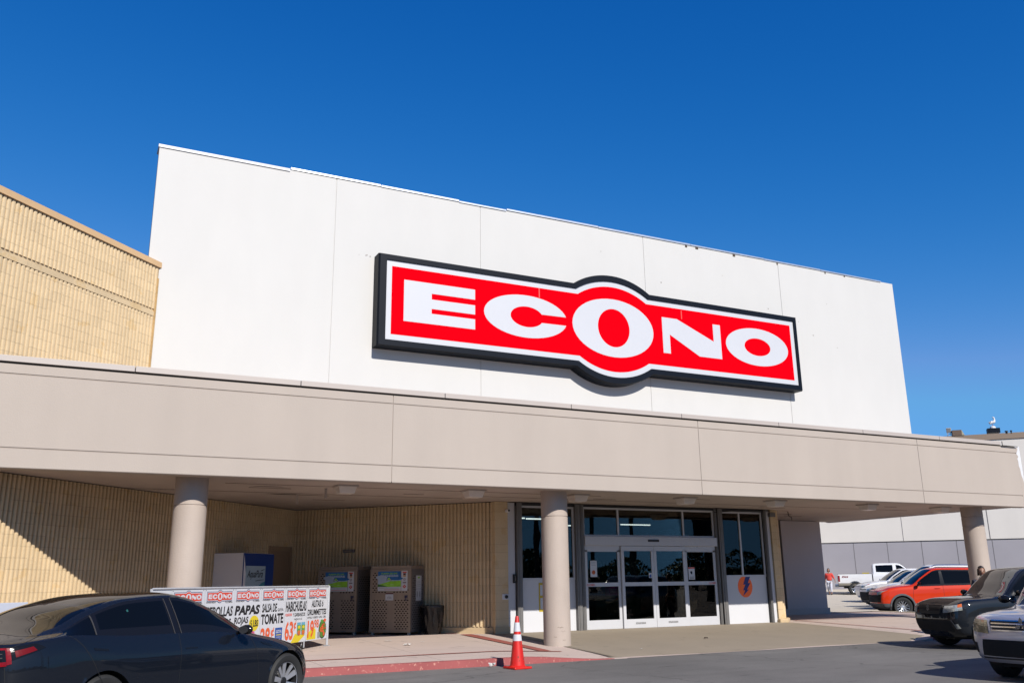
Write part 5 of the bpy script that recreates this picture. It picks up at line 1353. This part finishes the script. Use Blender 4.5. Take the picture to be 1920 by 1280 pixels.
# --- black SUV
M_BP = paint("black blue paint", (.006, .009, .014), 0, .6, .8, .1)
def nose_at(x, y, hd, L): return (x - math.cos(hd)*L, y - math.sin(hd)*L, 0)
hd = R(158)
def mb_(X, Yy, Z):
    Z[0:2, 4:] -= .055; Z[2, 4:] -= .035; X[0:2, 4] += .035; X[0:2, 5:] += .05; X[0:3, 1] += .03; Z[0:2, 3] -= .03; Z[5, 4:] -= .0
t, car = build_suv(nose_at(17.30, 14.12, hd, 2.14), hd, "black SUV with hazy square headlights parked behind the silver car", M_BP, mods=mb_, wb=2.64, foh=.82, style='spoke', lower=[((0, 1.15), (1.5, 1.2), (1.35, 2.0), (0, 2.0))], mirror_m=M_TRIM, glassm=M_CGL2,
      grille=[((.0, 2.45), (.72, 2.5), (.82, 3.9), (.0, 3.92))], lamp=[((.98, 2.62), (2.4, 2.72), (2.35, 3.72), (.98, 3.66))])
lamps(car, t, "turn_lamp", [((2.02, 3.05), (2.38, 3.08), (2.33, 3.70), (2.0, 3.66))], .012, M_AMB, (5, 4))
q = MB(); car.seam(q, [(0, 2.42), (.72, 2.46), (.84, 2.8), (.86, 3.9), (0, 3.94)], .022, .012); q.build("grille_rim", M_BP, t)
m = MB()
for k in range(6):
    car.seam(m, [(0, 2.6+.2*k), (.72, 2.62+.2*k)], .006, .010)
m.build("grille_bar", M_TRIM, t)
lamps(car, t, "fog_lamp", [((1.7, 1.4), (2.05, 1.45), (1.9, 1.75), (1.6, 1.7))], .006, M_LAMP)
q = MB(); car.seam(q, [(1.5, 2.05), (1.75, 1.5)], .02, .014, side=(1,)); q.build("bumper_scratch", M_GREYM, t)
E_ = Vector(car.at(0, 3.2, 1, .02)); ar = Art(tuple(E_+Vector((.012, 0, 0))), (0, -1, 0), (0, 0, 1), (1, 0, 0)); ar.sx = Vector((0, 1, 0))
for P_ in ([(-.07, .02), (.02, .07), (.075, .035), (.045, .015), (.02, .03), (-.03, 0)], [(-.03, 0), (.045, -.045), (.075, -.025), (-.005, .02)], [(.07, -.02), (-.02, -.07), (-.075, -.035), (-.045, -.015), (-.02, -.03), (.03, 0)]): ar.poly(P_, mat("dark emblem", (.10, .10, .11), .3, .8), 1)
ar.build("emblem", t)
# open front passenger door
dr = empty("open_door", (.55, -.88, 0), R(-55), parent=t)
m = MB(); m.grid([[(-x, .02*math.sin(x*2), z) for z in (.35, .6, .9, 1.06)] for x in (0, .3, .6, .9)]); m.grid([[(-x, .02*math.sin(x*2)+.05, z) for z in (.35, .6, .9, 1.06)] for x in (0, .3, .6, .9)]); m.build("door_skin", M_BP, dr, smooth=False)
m = MB(); m.tube([(0, .02, 1.06), (-.35, .03, 1.52), (-.9, .03, 1.56), (-.92, .03, 1.06)], .022, 6); m.build("door_window_frame", M_TRIM, dr)
m = MB(); m.add([(-.02, .03, 1.06), (-.36, .03, 1.50), (-.89, .03, 1.54), (-.9, .03, 1.06)], [(0,1,2,3)]); m.build("door_glass", M_CGL, dr)

# --- silver SUV cut off at the right edge
M_SV = paint("silver lilac paint", (.42, .42, .46), .55, .3)
hd = R(186)
def ms(X, Yy, Z):
    Z[:3, 3:] -= .06; Z[3:6, 4:] -= .05
t, car = build_suv(nose_at(12.60, 8.72, hd, 2.2), hd, "silver SUV with yellowed headlight cut off by the right edge", M_SV, mods=ms, wb=2.67, foh=.88, style='spoke', lampm=M_LAMPY, lower=[((0, 1.05), (1.45, 1.1), (1.25, 1.95), (0, 1.95))], mirror_m=M_TRIM, glassm=M_CGL2,
      grille=[((.0, 2.55), (.80, 2.6), (.92, 3.6), (.0, 3.62))], lamp=[((.96, 2.35), (1.95, 2.5), (2.45, 3.7), (1.0, 3.55))], sy=1.0, wheel_r=.35)
m = MB()
for v in (2.6, 2.92, 3.24, 3.56): car.seam(m, [(0, v), (.85, v+.02)], .018, .012)
m.build("grille_bar", M_CHR, t)
m = MB(); car.seam(m, [(.88, 2.6), (.96, 3.5)], .03, .012); m.build("grille_end", M_SV, t)
E_ = Vector(car.at(0, 3.15, 1, .02)); ar = Art(tuple(E_+Vector((.02, 0, 0))), (0, 1, 0), (0, 0, 1), (1, 0, 0))
dia = lambda cx, cz, a: [(cx, cz), (cx+.065*math.cos(a-.5236), cz+.065*math.sin(a-.5236)), (cx+.1126*math.cos(a), cz+.1126*math.sin(a)), (cx+.065*math.cos(a+.5236), cz+.065*math.sin(a+.5236))]
for a in (90, 210, 330): ar.poly(dia(0, 0, R(a)), M_CHR, 1)
ar.build("emblem", t)
lamps(car, t, "fog_lamp_recess", [((1.68, 1.25), (2.02, 1.3), (1.95, 1.8), (1.62, 1.75))], .006, M_UND)
q = MB(); car.patch([((0, .75), (1.5, .8), (1.5, 1.0), (0, 1.0))], .006, mb=q); q.build("bumper_lip", M_PLAS, t)
m = MB(); m.tube([car.at(5.35, 7.6, -1, .03), car.at(5.45, 7.0, -1, .035), car.at(5.6, 6.2, -1, .03)], .01, 5); m.build("wiper", M_TRIM, t)
q = MB(); car.patch([((5.5, 6.25), (5.75, 6.2), (5.75, 6.45), (5.5, 6.5))], .006, mb=q, side=(-1,)); q.build("windshield_sticker", M_PP, t)

# --- row of cars beyond the covered walk
def mcross(X, Yy, Z):      # more raked crossover
    X[6, 5:] += .12; X[7, 5:] += .22; X[5, 5:] += .0; Z[0:3, 4:] -= .08; Z[3, 4:] -= .03; Z[11, 5:] -= .03
HR = R(147)
M_OR = paint("orange red paint", (.70, .040, .003), 0, .5, .7, .1)
RW = "cars parked in a row beyond the right end of the building"
FW_ = (29.75, 25.5)
def front_wheel_at(x, y, hd, wb, half=.8):
    return (x - math.cos(hd)*wb/2 - (-math.sin(hd))*half, y - math.sin(hd)*wb/2 - math.cos(hd)*half)
cx, cy = front_wheel_at(29.70, 25.35, HR, 2.66, .86)
t, car = build_suv((cx, cy, ground_z(cx, cy)), HR, "orange red crossover nearest in the row beyond the building end", M_OR, mods=mcross, sx=1.03, sz=1.08, wb=2.66, foh=.90, style='y5', cladding=mat("grey cladding", (.10, .10, .11), .6), wheel_r=.36, arch=.42, group=RW,
   grille=[((.0, 3.1), (.95, 3.15), (1.1, 3.75), (.0, 3.7))], lower=[((.0, 1.6), (1.6, 1.6), (1.9, 2.6), (0, 2.5))], lamp=[((1.1, 2.5), (1.7, 2.6), (2.75, 3.9), (1.3, 3.6))], mirror_m=M_TRIM)
M_WP = paint("white car paint", (.95, .95, .96), .0, .3)
def nose_loc(x, y, hd, L=2.25):
    a, b = x-math.cos(hd)*L, y-math.sin(hd)*L; return (a, b, ground_z(a, b))
t, car = build_suv(nose_loc(30.83, 27.8, HR), HR, "white crossover with roof rails directly behind the orange red one", M_WP, mods=mcross, sx=1.03, sz=1.14, wb=2.66, foh=.86, style='y5', cladding=M_PLAS, wheel_r=.36, arch=.42, group=RW, rails=True, lower=[((.0, 1.2), (1.7, 1.3), (1.9, 2.5), (0, 2.5))], lamp=[((1.0, 2.5), (1.9, 2.6), (2.6, 3.8), (1.2, 3.6))])
M_DG = paint("dark grey paint", (.04, .045, .05), .4, .3)
M_SL = paint("light silver paint", (.50, .51, .53), .5, .3)
t, car = build_suv(nose_loc(33.23, 30.65, HR), HR, "silver crossover with blue tinted windshield, third in the row", M_SL, mods=mcross, sx=1.0, sz=1.0, wb=2.6, foh=.86, cladding=MATS["grey cladding"], wheel_r=.35, arch=.41, group=RW, lower=[((.0, 1.2), (1.7, 1.3), (1.9, 2.5), (0, 2.5))])
t, car = build_suv(nose_loc(36.3, 32.3, HR), HR, "dark grey hatchback squeezed between the silver and white crossovers", M_DG, mods=mcross, sx=.95, sz=.90, wb=2.5, foh=.84, wheel_r=.32, arch=.37, group=RW, lower=[((.0, 1.2), (1.7, 1.3), (1.9, 2.5), (0, 2.5))])
t, car = build_suv(nose_loc(37.55, 34.95, HR), HR, "white crossover with amber lamp in front of the pickup truck", M_WP, mods=mcross, sx=1.0, sz=1.0, wb=2.6, foh=.84, wheel_r=.34, arch=.40, group=RW, grille=[((.0, 2.9), (.9, 2.9), (1.0, 3.6), (0, 3.6))], lamp=[((1.0, 2.5), (1.9, 2.6), (2.6, 3.8), (1.2, 3.6))])
lamps(car, t, "turn_lamp", [((2.2, 3.3), (2.75, 3.5), (2.85, 3.95), (2.2, 3.7))], .012, M_AMB, (5, 4))

# --- white pickup truck
hd = R(-45)
t = empty("pickup_truck", (47.2, 41.4, ground_z(47.2, 41.4)), hd, label="white crew cab pickup truck parked along the far grey wall", cat="pickup truck")
def mp(X, Yy, Z):
    X[8, :] = X[8, :]*.92; X[9, :] = 2.95; X[10, :] = 3.38; X[11, :] = 3.50; X[12, :] = 3.55; X[13, :] = 3.58; X[14, :] = 3.6
    Yy[11, :4] = LY; Yy[12, :4] = LY; Yy *= 1.08
    Z[:, 1:] *= 1.0
    Z[:, 2] += .12; Z[:, 3] += .20; Z[:, 4:] += .24; Z[:, 0:2] += .15
car = Car(SUV, .95, 3.7, .47, 1.0, 1.0, 1.0, mp, .40)
# shift: front axle placed by the table; the bed continues to the rear
pan = {'windshield': [(5.2, 6.9, 6, 8)], 'side_window': [(5.8, 7.9, 4.2, 4.9), (8.2, 9.9, 4.2, 4.9)], 'rear_window': [(11.2, 11.9, 6, 8)], 'window_surround': []}
car.ax = [(car.ax[0]), (-9, .4)]
parts = car.split(pan, None)
for nm, mbx in parts.items(): mbx.build({'body': 'cab'}.get(nm, nm), {'body': M_WP}.get(nm, M_CGL), t, smooth=True)
xc = (.95+1.85)-3.62                        # rear face of the cab
L = 2.0; w = .97; zb, zt = .62, 1.28
m = MB()
ax = -1.85; 
for sg in (1, -1):
    n = 20; top = []; bot = []
    for i in range(n+1):
        x = xc - L*i/n; d = abs(x-ax); zz = zb
        if d < .46: zz = max(zb, .40+math.sqrt(.46**2-d*d))
        top.append((x, sg*w, zt)); bot.append((x, sg*w, zz))
    m.grid([[a, (a[0], sg*(w+.01), (a[2]+b[2])/2), b] for a, b in zip(top, bot)])
    m.grid([[a, (a[0], sg*(w-.08), zt), (a[0], sg*(w-.08), .75)] for a in top])
m.box(xc-L, xc, -w+.08, w-.08, .7, .75); m.box(xc-L-.0, xc-L+.05, -w+.002, w-.002, zb, zt-.005); m.box(xc-.05, xc-.02, -w+.01, w-.01, .6, zt)
m.build("cargo_bed", M_WP, t)
m = MB(); m.box(xc-L, xc, w-.06, w+.0, zt+.001, zt+.02); m.box(xc-L, xc, -w, -w+.06, zt+.001, zt+.02); m.build("bed_rail", M_TRIM, t)
m = MB(); m.box(xc-L-.22, xc-L-.0, -w+.02, w-.02, .48, .68); m.build("rear_bumper", M_CHR, t, bevel=.03)
m = MB(); m.box(xc-L, xc+.0, -w+.01, w-.01, .52, .60); m.box(-2.5, 2.3, -.6, .6, .42, .56); m.build("chassis", M_UND, t)
m = MB(); m.box(xc-L, xc-.4, -w-.008, -w+.0, .60, .74); m.box(-.8, 1.2, -w-.006, -w+.02, .46, .60); m.build("rocker_panel", mat("champagne lower paint", (.30, .27, .22), .4), t)
for sg in (1, -1): m = MB(); m.box(xc-L-.01, xc-L+.10, sg*(w-.10) if sg > 0 else -w-.012, (w+.012) if sg > 0 else -w+.10, .82, 1.2); m.build("tail_lamp", M_TAIL, t, bevel=.01)
ar = Art((xc-L+.22, -w-.014, 1.06), (1, 0, 0), (0, 0, 1), (0, -1, 0)); ar.text("FX4", 0, 0, .38, .11, mat("decal maroon", (.25, .03, .03), .5), 1, .05, .2); ar.build("side_decal", t)
for x in (1.85, -1.85):
    for sg in (1, -1): wheel(t, x, sg*.86, .40, 'spoke', .26, .25, sg)
for sg in (1, -1): mirror(t, 1.35, .98, 1.42, M_CHR, sg, 1.4)
m = MB(); m.tube([(.35, -.93, 1.02), (.55, -.93, 1.02)], .015, 6); m.tube([(-.6, -.93, 1.02), (-.4, -.93, 1.02)], .015, 6); m.build("door_handle", M_TRIM, t)
m = MB(); m.box(-1.35, -.95, -.8, -.62, 1.302, 1.36); m.build("folded_tool", mat("yellow strap", (.65, .5, .05), .6), t)

# ------------------------------------------------------------------ people
def skin_mesh(V, Ed, rad, mtl, name, parent, levels=2, roots=(0,)):
    me = bpy.data.meshes.new(name); me.from_pydata(V, Ed, []); o = bpy.data.objects.new(name, me); COL.objects.link(o)
    sk = o.modifiers.new("skin", 'SKIN'); sk.use_smooth_shade = True
    for i, r in enumerate(rad):
        sv = me.skin_vertices[0].data[i]; sv.radius = (r, r) if not isinstance(r, tuple) else r; sv.use_root = i in roots
    ss = o.modifiers.new("smooth", 'SUBSURF'); ss.levels = levels; ss.render_levels = levels
    dg = bpy.context.evaluated_depsgraph_get(); m2 = bpy.data.meshes.new_from_object(o.evaluated_get(dg))
    bpy.data.objects.remove(o)
    m2.polygons.foreach_set('use_smooth', [True]*len(m2.polygons)); m2.materials.clear(); m2.materials.append(mtl)
    q = bpy.data.objects.new(name, m2); COL.objects.link(q); q.parent = parent; return q
M_SKIN = mat("skin", (.36, .18, .11), .55, ns=8, na=.06); M_HAIR = mat("dark hair", (.02, .012, .008), .5, ns=30, na=.3)
def person(loc, rz, label, top_m, leg_m, pose, shoe=(.05, .03, .02)):
    t = empty("person", loc, rz, label=label, cat="person")
    # forward is -y; joints (x, y, z)
    lk, la, rk, ra = pose['lk'], pose['la'], pose['rk'], pose['ra']; le, lh, re_, rh = pose['le'], pose['lh'], pose['re'], pose['rh']
    V = [(0, 0, .92), (0, .01, 1.05), (0, .01, 1.22), (0, 0, 1.36), (0, -.01, 1.44), (0, -.03, 1.50),
         (.09, 0, .88), lk, la, (la[0]+.01, la[1]-.12, la[2]-.05), (-.09, 0, .88), rk, ra, (ra[0]-.01, ra[1]-.12, ra[2]-.05),
         (.17, 0, 1.36), le, lh, (-.17, 0, 1.36), re_, rh]
    Ed = [(0,1),(1,2),(2,3),(3,4),(4,5),(0,6),(6,7),(7,8),(8,9),(0,10),(10,11),(11,12),(12,13),(3,14),(14,15),(15,16),(3,17),(17,18),(18,19)]
    rad = [.14, (.15, .12), (.16, .13), .10, .055, .05, .09, .06, .038, .035, .09, .06, .038, .035, .055, .038, .026, .055, .038, .026]
    skin_mesh(V, Ed, rad, M_SKIN, "body", t)
    # head with face
    m = MB(); P = []
    for i in range(17):
        f = i/16; z = -math.cos(math.pi*f); r = math.sin(math.pi*f)
        row = []
        for k in range(25):
            a = 2*math.pi*k/24; x = .075*r*math.cos(a); y = .095*r*math.sin(a); zz = .12*z
            if z < -.2: x *= 1-.25*(-z-.2); 
            if math.sin(a) < -.9 and -.35 < z < .05: y -= .022*(1-abs(z+.15)/.2)     # nose
            row.append((x, y, zz))
        P.append(row)
    m.grid(P); m.T = None; hd_ = m.build("head", M_SKIN, t, smooth=True, loc=(0, -.045, 1.60))
    m = MB()
    for sx in (-.028, .028): m.box(sx-.014, sx+.014, -.096, -.088, .005, .018)
    m.build("eyes", M_HAIR, hd_); m = MB(); m.box(-.025, .025, -.090, -.082, -.065, -.056); m.build("mouth", mat("lips", (.3, .08, .07), .5), hd_)
    m = MB(); P = []
    for i in range(13):
        f = i/12; z = 1-1.75*f; r = math.sqrt(max(0, 1-min(1, abs(z))**2)) if z > 0 else 1.0+.15*(-z)
        row = []
        for k in range(21):
            a = math.pi*(-.12+1.24*k/20) if z < .55 else 2*math.pi*k/20
            row.append((.088*r*math.cos(a), .105*r*math.sin(a)+.004, .135*z + .0))
        P.append(row)
    m.grid(P); m.build("hair", M_HAIR, t, smooth=True, loc=(0, -.04, 1.605))
    # clothes
    cl = lambda a, b, f: tuple(a[i]+(b[i]-a[i])*f for i in range(3))
    V = [(0, 0, .90), (0, .01, 1.05), (0, .01, 1.22), (0, 0, 1.37), (.17, 0, 1.36), cl((.17, 0, 1.36), le, .9), cl(le, lh, .35), (-.17, 0, 1.36), cl((-.17, 0, 1.36), re_, .9), cl(re_, rh, .35)]
    skin_mesh(V, [(0,1),(1,2),(2,3),(3,4),(4,5),(5,6),(3,7),(7,8),(8,9)], [(.19, .16), (.19, .16), (.185, .15), .12, .08, .062, .055, .08, .062, .055], top_m, "shirt", t)
    V = [(0, 0, .90), (.09, 0, .84), lk, (la[0], la[1], la[2]+.06), (-.09, 0, .84), rk, (ra[0], ra[1], ra[2]+.06)]
    skin_mesh(V, [(0,1),(1,2),(2,3),(0,4),(4,5),(5,6)], [(.14, .12), .095, .078, .062, .095, .078, .062], leg_m, "trousers", t)
    for q in (la, ra):
        m = MB(); m.box(q[0]-.045, q[0]+.045, q[1]-.19, q[1]+.06, q[2]-.085, q[2]-.01); m.build("shoe", mat("shoe", shoe, .6), t, bevel=.03, seg=3)
    for q, sg in ((lh, 1), (rh, -1)):       # hands with fingers
        V = [q, (q[0], q[1]-.005, q[2]-.07)]; Ed = [(0, 1)]; rr = [.026, .030]
        for j in range(4):
            b = len(V); o_ = (j-1.5)*.016
            V += [(q[0]+o_*.3, q[1]+o_, q[2]-.105), (q[0]-sg*.008, q[1]+o_, q[2]-.15+.006*abs(j-1.3))]; Ed += [(1, b), (b, b+1)]; rr += [.009, .007]
        b = len(V); V += [(q[0]-sg*.01, q[1]-.04, q[2]-.06), (q[0]-sg*.012, q[1]-.055, q[2]-.095)]; Ed += [(0, b), (b, b+1)]; rr += [.011, .008]
        skin_mesh(V, Ed, rr, M_SKIN, "hand", t, 1)
    return t
walk = dict(lk=(.10, -.16, .50), la=(.10, -.20, .10), rk=(-.10, -.02, .48), ra=(-.10, .20, .11), le=(.27, .05, 1.12), lh=(.36, -.06, .92), re=(-.24, .08, 1.10), rh=(-.25, -.05, .88))
px_, py_ = 44.2, 43.15
w1 = person((px_, py_, walk_z(px_, py_)+.0), R(-55), "woman in loose orange red top and white trousers walking beyond the grey wall", mat("coral fabric", (.80, .07, .05), .8, ns=6, na=.06), mat("white trousers fabric", (.66, .67, .75), .8, ns=6, na=.04), walk)
w1.scale = (.98, .98, .94)
stand = dict(lk=(.10, -.02, .50), la=(.10, 0, .09), rk=(-.10, -.02, .50), ra=(-.10, 0, .09), le=(.24, .0, 1.10), lh=(.26, -.12, .90), re=(-.24, .0, 1.10), rh=(-.26, -.14, .92))
person((20.13, 14.78, 0.0), R(-40), "dark haired person standing behind the black SUV, only the head visible", mat("dark fabric", (.03, .03, .05), .8), mat("dark trousers fabric", (.02, .02, .03), .8), stand)
t = empty("shoulder_bag", (43.95, 43.35, 1.0), R(-55), label="pale shoulder bag hanging beside the woman in orange red", cat="bag")
m = MB(); m.box(-.10, .10, -.05, .05, -.10, .16); m.build("pouch", mat("pale bag", (.65, .62, .6), .7), t, bevel=.03); m = MB(); m.tube([(-.08, 0, .15), (0, 0, .55), (.08, 0, .15)], .01, 5); m.build("strap", MATS["pale bag"], t)

# ------------------------------------------------------------------ grey and white building beyond the lot
FB = empty("far_store_building", (50.13, 46.82, .6), R(-45), label="large white building with lavender grey lower wall beyond the lot", cat="building")
m = MB(); m.box(-30, 60, .0, 25, -1.2, 3.28); m.build("lower_wall", mat("lavender grey far wall", (.39, .37, .40), .8, ns=.6, na=.03, noise2=(.25, .05)), FB)
m = MB()
for k in range(-12, 26): m.box(2.2*k+.0+.30, 2.2*k+.34, -.006, -.002, -1.0, 3.27)
m.build("panel_joint", mat("joint grey", (.16, .15, .16), .9), FB)
m = MB(); m.box(-30, 60, -.05, 25, 3.285, 9.95); m.build("upper_wall", mat("warm white far wall", (.80, .75, .69), .8, ns=.3, na=.03, noise2=(.8, .02, (1, 1, .3))), FB)
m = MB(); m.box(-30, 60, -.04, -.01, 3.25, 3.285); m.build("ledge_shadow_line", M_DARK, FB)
m = MB(); m.box(4, 60, -.12, 24.9, 9.955, 10.36); m.build("roof_coping", mat("brown coping", (.30, .22, .16), .7), FB)
m = MB(); m.box(9.0, 9.05, -.06, -.051, 3.3, 9.9); m.box(20, 20.04, -.06, -.051, 3.3, 9.9); m.box(3.6, 3.63, -.06, -.051, 3.3, 9.9); m.build("panel_joint", MATS["joint grey"], FB)
t = empty("floodlight", (54.5, 40.9, 10.92), R(-45), label="square grey floodlight on the far roof edge", cat="floodlight"); t.scale = (0.55, 0.55, 0.55)
m = MB(); m.box(-.28, .28, 0, .2, .25, .85); m.build("housing", mat("pale metal", (.45, .43, .42), .5), t, bevel=.03); m = MB(); m.box(-.22, .22, -.02, 0, .31, .79); m.build("lens", M_GREYM, t); m = MB(); m.box(-.25, .25, .05, .12, .08, .14); m.box(-.22, -.16, .05, .1, -.15, .3); m.box(.16, .22, .05, .1, -.15, .3); m.build("bracket", MATS["pale metal"], t)
t = empty("roof_unit", (54.65, 40.35, 10.85), R(-45), label="low brown rooftop box beside the square floodlight", cat="rooftop unit"); t.scale = (0.55, 0.55, 0.55)
m = MB(); m.box(-.6, .45, 0, .8, -.1, .58); m.build("casing", mat("rust brown", (.16, .10, .07), .8, ns=3, na=.2), t); m = MB(); m.add([(.45, 0, -.1), (.75, 0, -.1), (.45, 0, .6), (.45, .8, -.1), (.75, .8, -.1), (.45, .8, .6)], [(0,1,2), (3,5,4), (1,4,5,2)]); m.build("hood", mat("pale hood", (.45, .42, .3), .7), t)
t = empty("roof_vent", (55.05, 37.95, 10.70), R(-45), label="white domed roof vent on a black curb", cat="roof vent"); t.scale = (0.5, 0.5, 0.5)
m = MB(); m.box(-.75, .75, 0, 1.0, -.1, .52); m.build("curb", M_NAVY, t, bevel=.02); m = MB(); m.lathe([(.38, .52), (.38, .62), (.30, .78), (.12, .86), (0, .87)], 24, (0, .5, 0)); m.build("dome", M_WPAN, t, smooth='auto')
t = empty("seagull", (55.23, 38.13, 10.70+.43), R(-45), label="white bird perched on top of the domed roof vent", cat="bird"); t.scale = (1.1, 1.1, 1.1)
skin_mesh([(0, 0, .16), (-.10, 0, .20), (-.20, 0, .24), (.12, 0, .26), (.15, 0, .40), (.12, 0, .52), (.04, 0, .54)], [(0,1),(1,2),(0,3),(3,4),(4,5),(5,6)], [.11, .08, .03, .09, .05, .06, .015], M_WPAN, "body", t)
m = MB(); m.tube([(.02, .03, 0), (.02, .03, .1)], .012, 5); m.tube([(.02, -.03, 0), (.02, -.03, .1)], .012, 5); m.build("leg", M_AMB, t)
t = empty("vent_pipe", (55.65, 37.5, 10.55), R(-45), label="two small dark vent caps at the far roof edge", cat="vent cap"); t.scale = (.55, .55, .45)
m = MB(); m.lathe([(.12, 0), (.12, .25), (.22, .28), (.16, .42), (0, .45)], 14); m.build("cap", M_BLACK, t); m = MB(); m.lathe([(.08, 0), (.08, .3), (.16, .33), (.1, .45), (0, .47)], 14, (.5, 0, 0)); m.build("cap", M_BLACK, t)

# handrail / cart between the first parked cars and the walk
m = MB(); m.tube([(0, 0, 0), (0, 0, .75), (.0, 0, .8), (0, .9, .8)], .025, 8); m.build("handrail", M_GREYM, loc=(31.1, 31.3, ground_z(31.1, 31.3)+.1), label="thin grey handrail post at the nose of the row of cars", cat="handrail")

# ------------------------------------------------------------------ across the lot, behind the camera: what the door glass mirrors
def clump_tree(name, loc, h, w, label, seed):
    r_ = random.Random(seed); t = empty(name, loc, label=label, cat="tree", group="trees across the parking lot")
    m = MB(); m.tube([(0, 0, 0), (.1, 0, h*.25), (0, .1, h*.55)], [.28, .22, .10], 8); m.build("trunk", mat("bark", (.10, .07, .05), .9), t)
    m = MB()
    for k in range(700):
        a = r_.random()*6.283; f = r_.random(); rr = w*(r_.random()**.5)*math.sin(math.pi*(.15+.8*f)); x, y, z = rr*math.cos(a), rr*math.sin(a), h*(.30+.7*f)
        s = r_.uniform(.15, .4); d1 = Vector((r_.uniform(-1, 1), r_.uniform(-1, 1), r_.uniform(-1, 1))).normalized(); d2 = d1.cross(Vector((r_.uniform(-1, 1), r_.uniform(-1, 1), r_.uniform(-1, 1)))).normalized()
        c = Vector((x, y, z)); m.add([tuple(c-d1*s), tuple(c+d2*s*.6), tuple(c+d1*s), tuple(c-d2*s*.6)], [(0,1,2,3)])
    m.build("crown", mat("foliage", (.05, .09, .025), .8, ns=.8, na=.4), t, fix=False)
for i in range(11):
    clump_tree("broadleaf_tree", (52+i*9+3*math.sin(i*2.1), -78+5*math.cos(i*1.7), 0), 4.2+2.0*math.sin(i*1.3)**2, 4.6+1.0*math.cos(i), "broadleaf tree across the parking lot behind the photographer, number %s along the road" % ["one","two","three","four","five","six","seven","eight","nine","ten","eleven"][i], i)
m = MB(); r_ = random.Random(5)
for k in range(5200):
    x = r_.uniform(-40, 190); y = -92+r_.uniform(-3, 3); h = 3.6+1.3*math.sin(x*.11)+.7*math.sin(x*.37); z = h*r_.random()**.8; s = r_.uniform(.35, .8)
    d1 = Vector((r_.uniform(-1, 1), r_.uniform(-1, 1), r_.uniform(-1, 1))).normalized(); d2 = d1.cross(Vector((r_.uniform(-1, 1), r_.uniform(-1, 1), r_.uniform(-1, 1)))).normalized(); c = Vector((x, y, z+.2))
    m.add([tuple(c-d1*s), tuple(c+d2*s*.6), tuple(c+d1*s), tuple(c-d2*s*.6)], [(0,1,2,3)])
tag(m.build("far_woods", MATS["foliage"], fix=False), "low dark band of woods far behind the photographer", "woods", kind='stuff')
for i, (x, y, h) in enumerate(((27.5, -9, 17), (33.5, -12, 16), (38, -14, 12))):
    t = empty("light_pole", (x, y, 0), label="tall leaning light pole across the lot, %s" % ["nearest the doors", "second from the doors", "third and shortest", "beside the photographer"][i], cat="light pole")
    m = MB(); m.tube([(0, 0, 0), (.1, .05, h*.4), (.35, .1, h*.75), (.3, .1, h)], [.20, .17, .15, .12], 10); m.build("pole", mat("dark pole", (.03, .028, .026), .7), t); m = MB(); m.box(-.5, .9, -.15, .15, h, h+.15); m.build("lamp_head", M_GREYM, t)
t = empty("pylon_sign", (42, -10, 0), label="tall roadside pylon sign with red and dark panels behind the photographer", cat="pylon sign")
m = MB(); m.tube([(0, 0, 0), (0, 0, 12)], .3, 10); m.build("post", MATS["dark pole"], t)
for z, h, w, mm in ((3.5, 2.6, 1.2, M_NAVY), (6.6, 1.6, 1.1, M_GREYM), (8.8, 2.2, .6, M_RED)): m = MB(); m.box(-w, w, -.2, .2, z, z+h); m.build("sign_panel", mm, t, bevel=.03)
m = MB(); rr = random.Random(3)
for i in range(60):
    x = -250+i*12; h0 = 6+3*math.sin(i*.31)+1.5*math.sin(i*.9)
    for s in (0,): m.add([(x, -170, 0), (x+12.0, -170, 0), (x+12.0, -190, 6+3*math.sin((i+1)*.31)+1.5*math.sin((i+1)*.9)), (x, -190, h0)], [(0,1,2,3)])
m.build("distant_hills", mat("hill green", (.05, .07, .05), .9, ns=.05, na=.3), kind='structure')

bpy.context.view_layer.update()
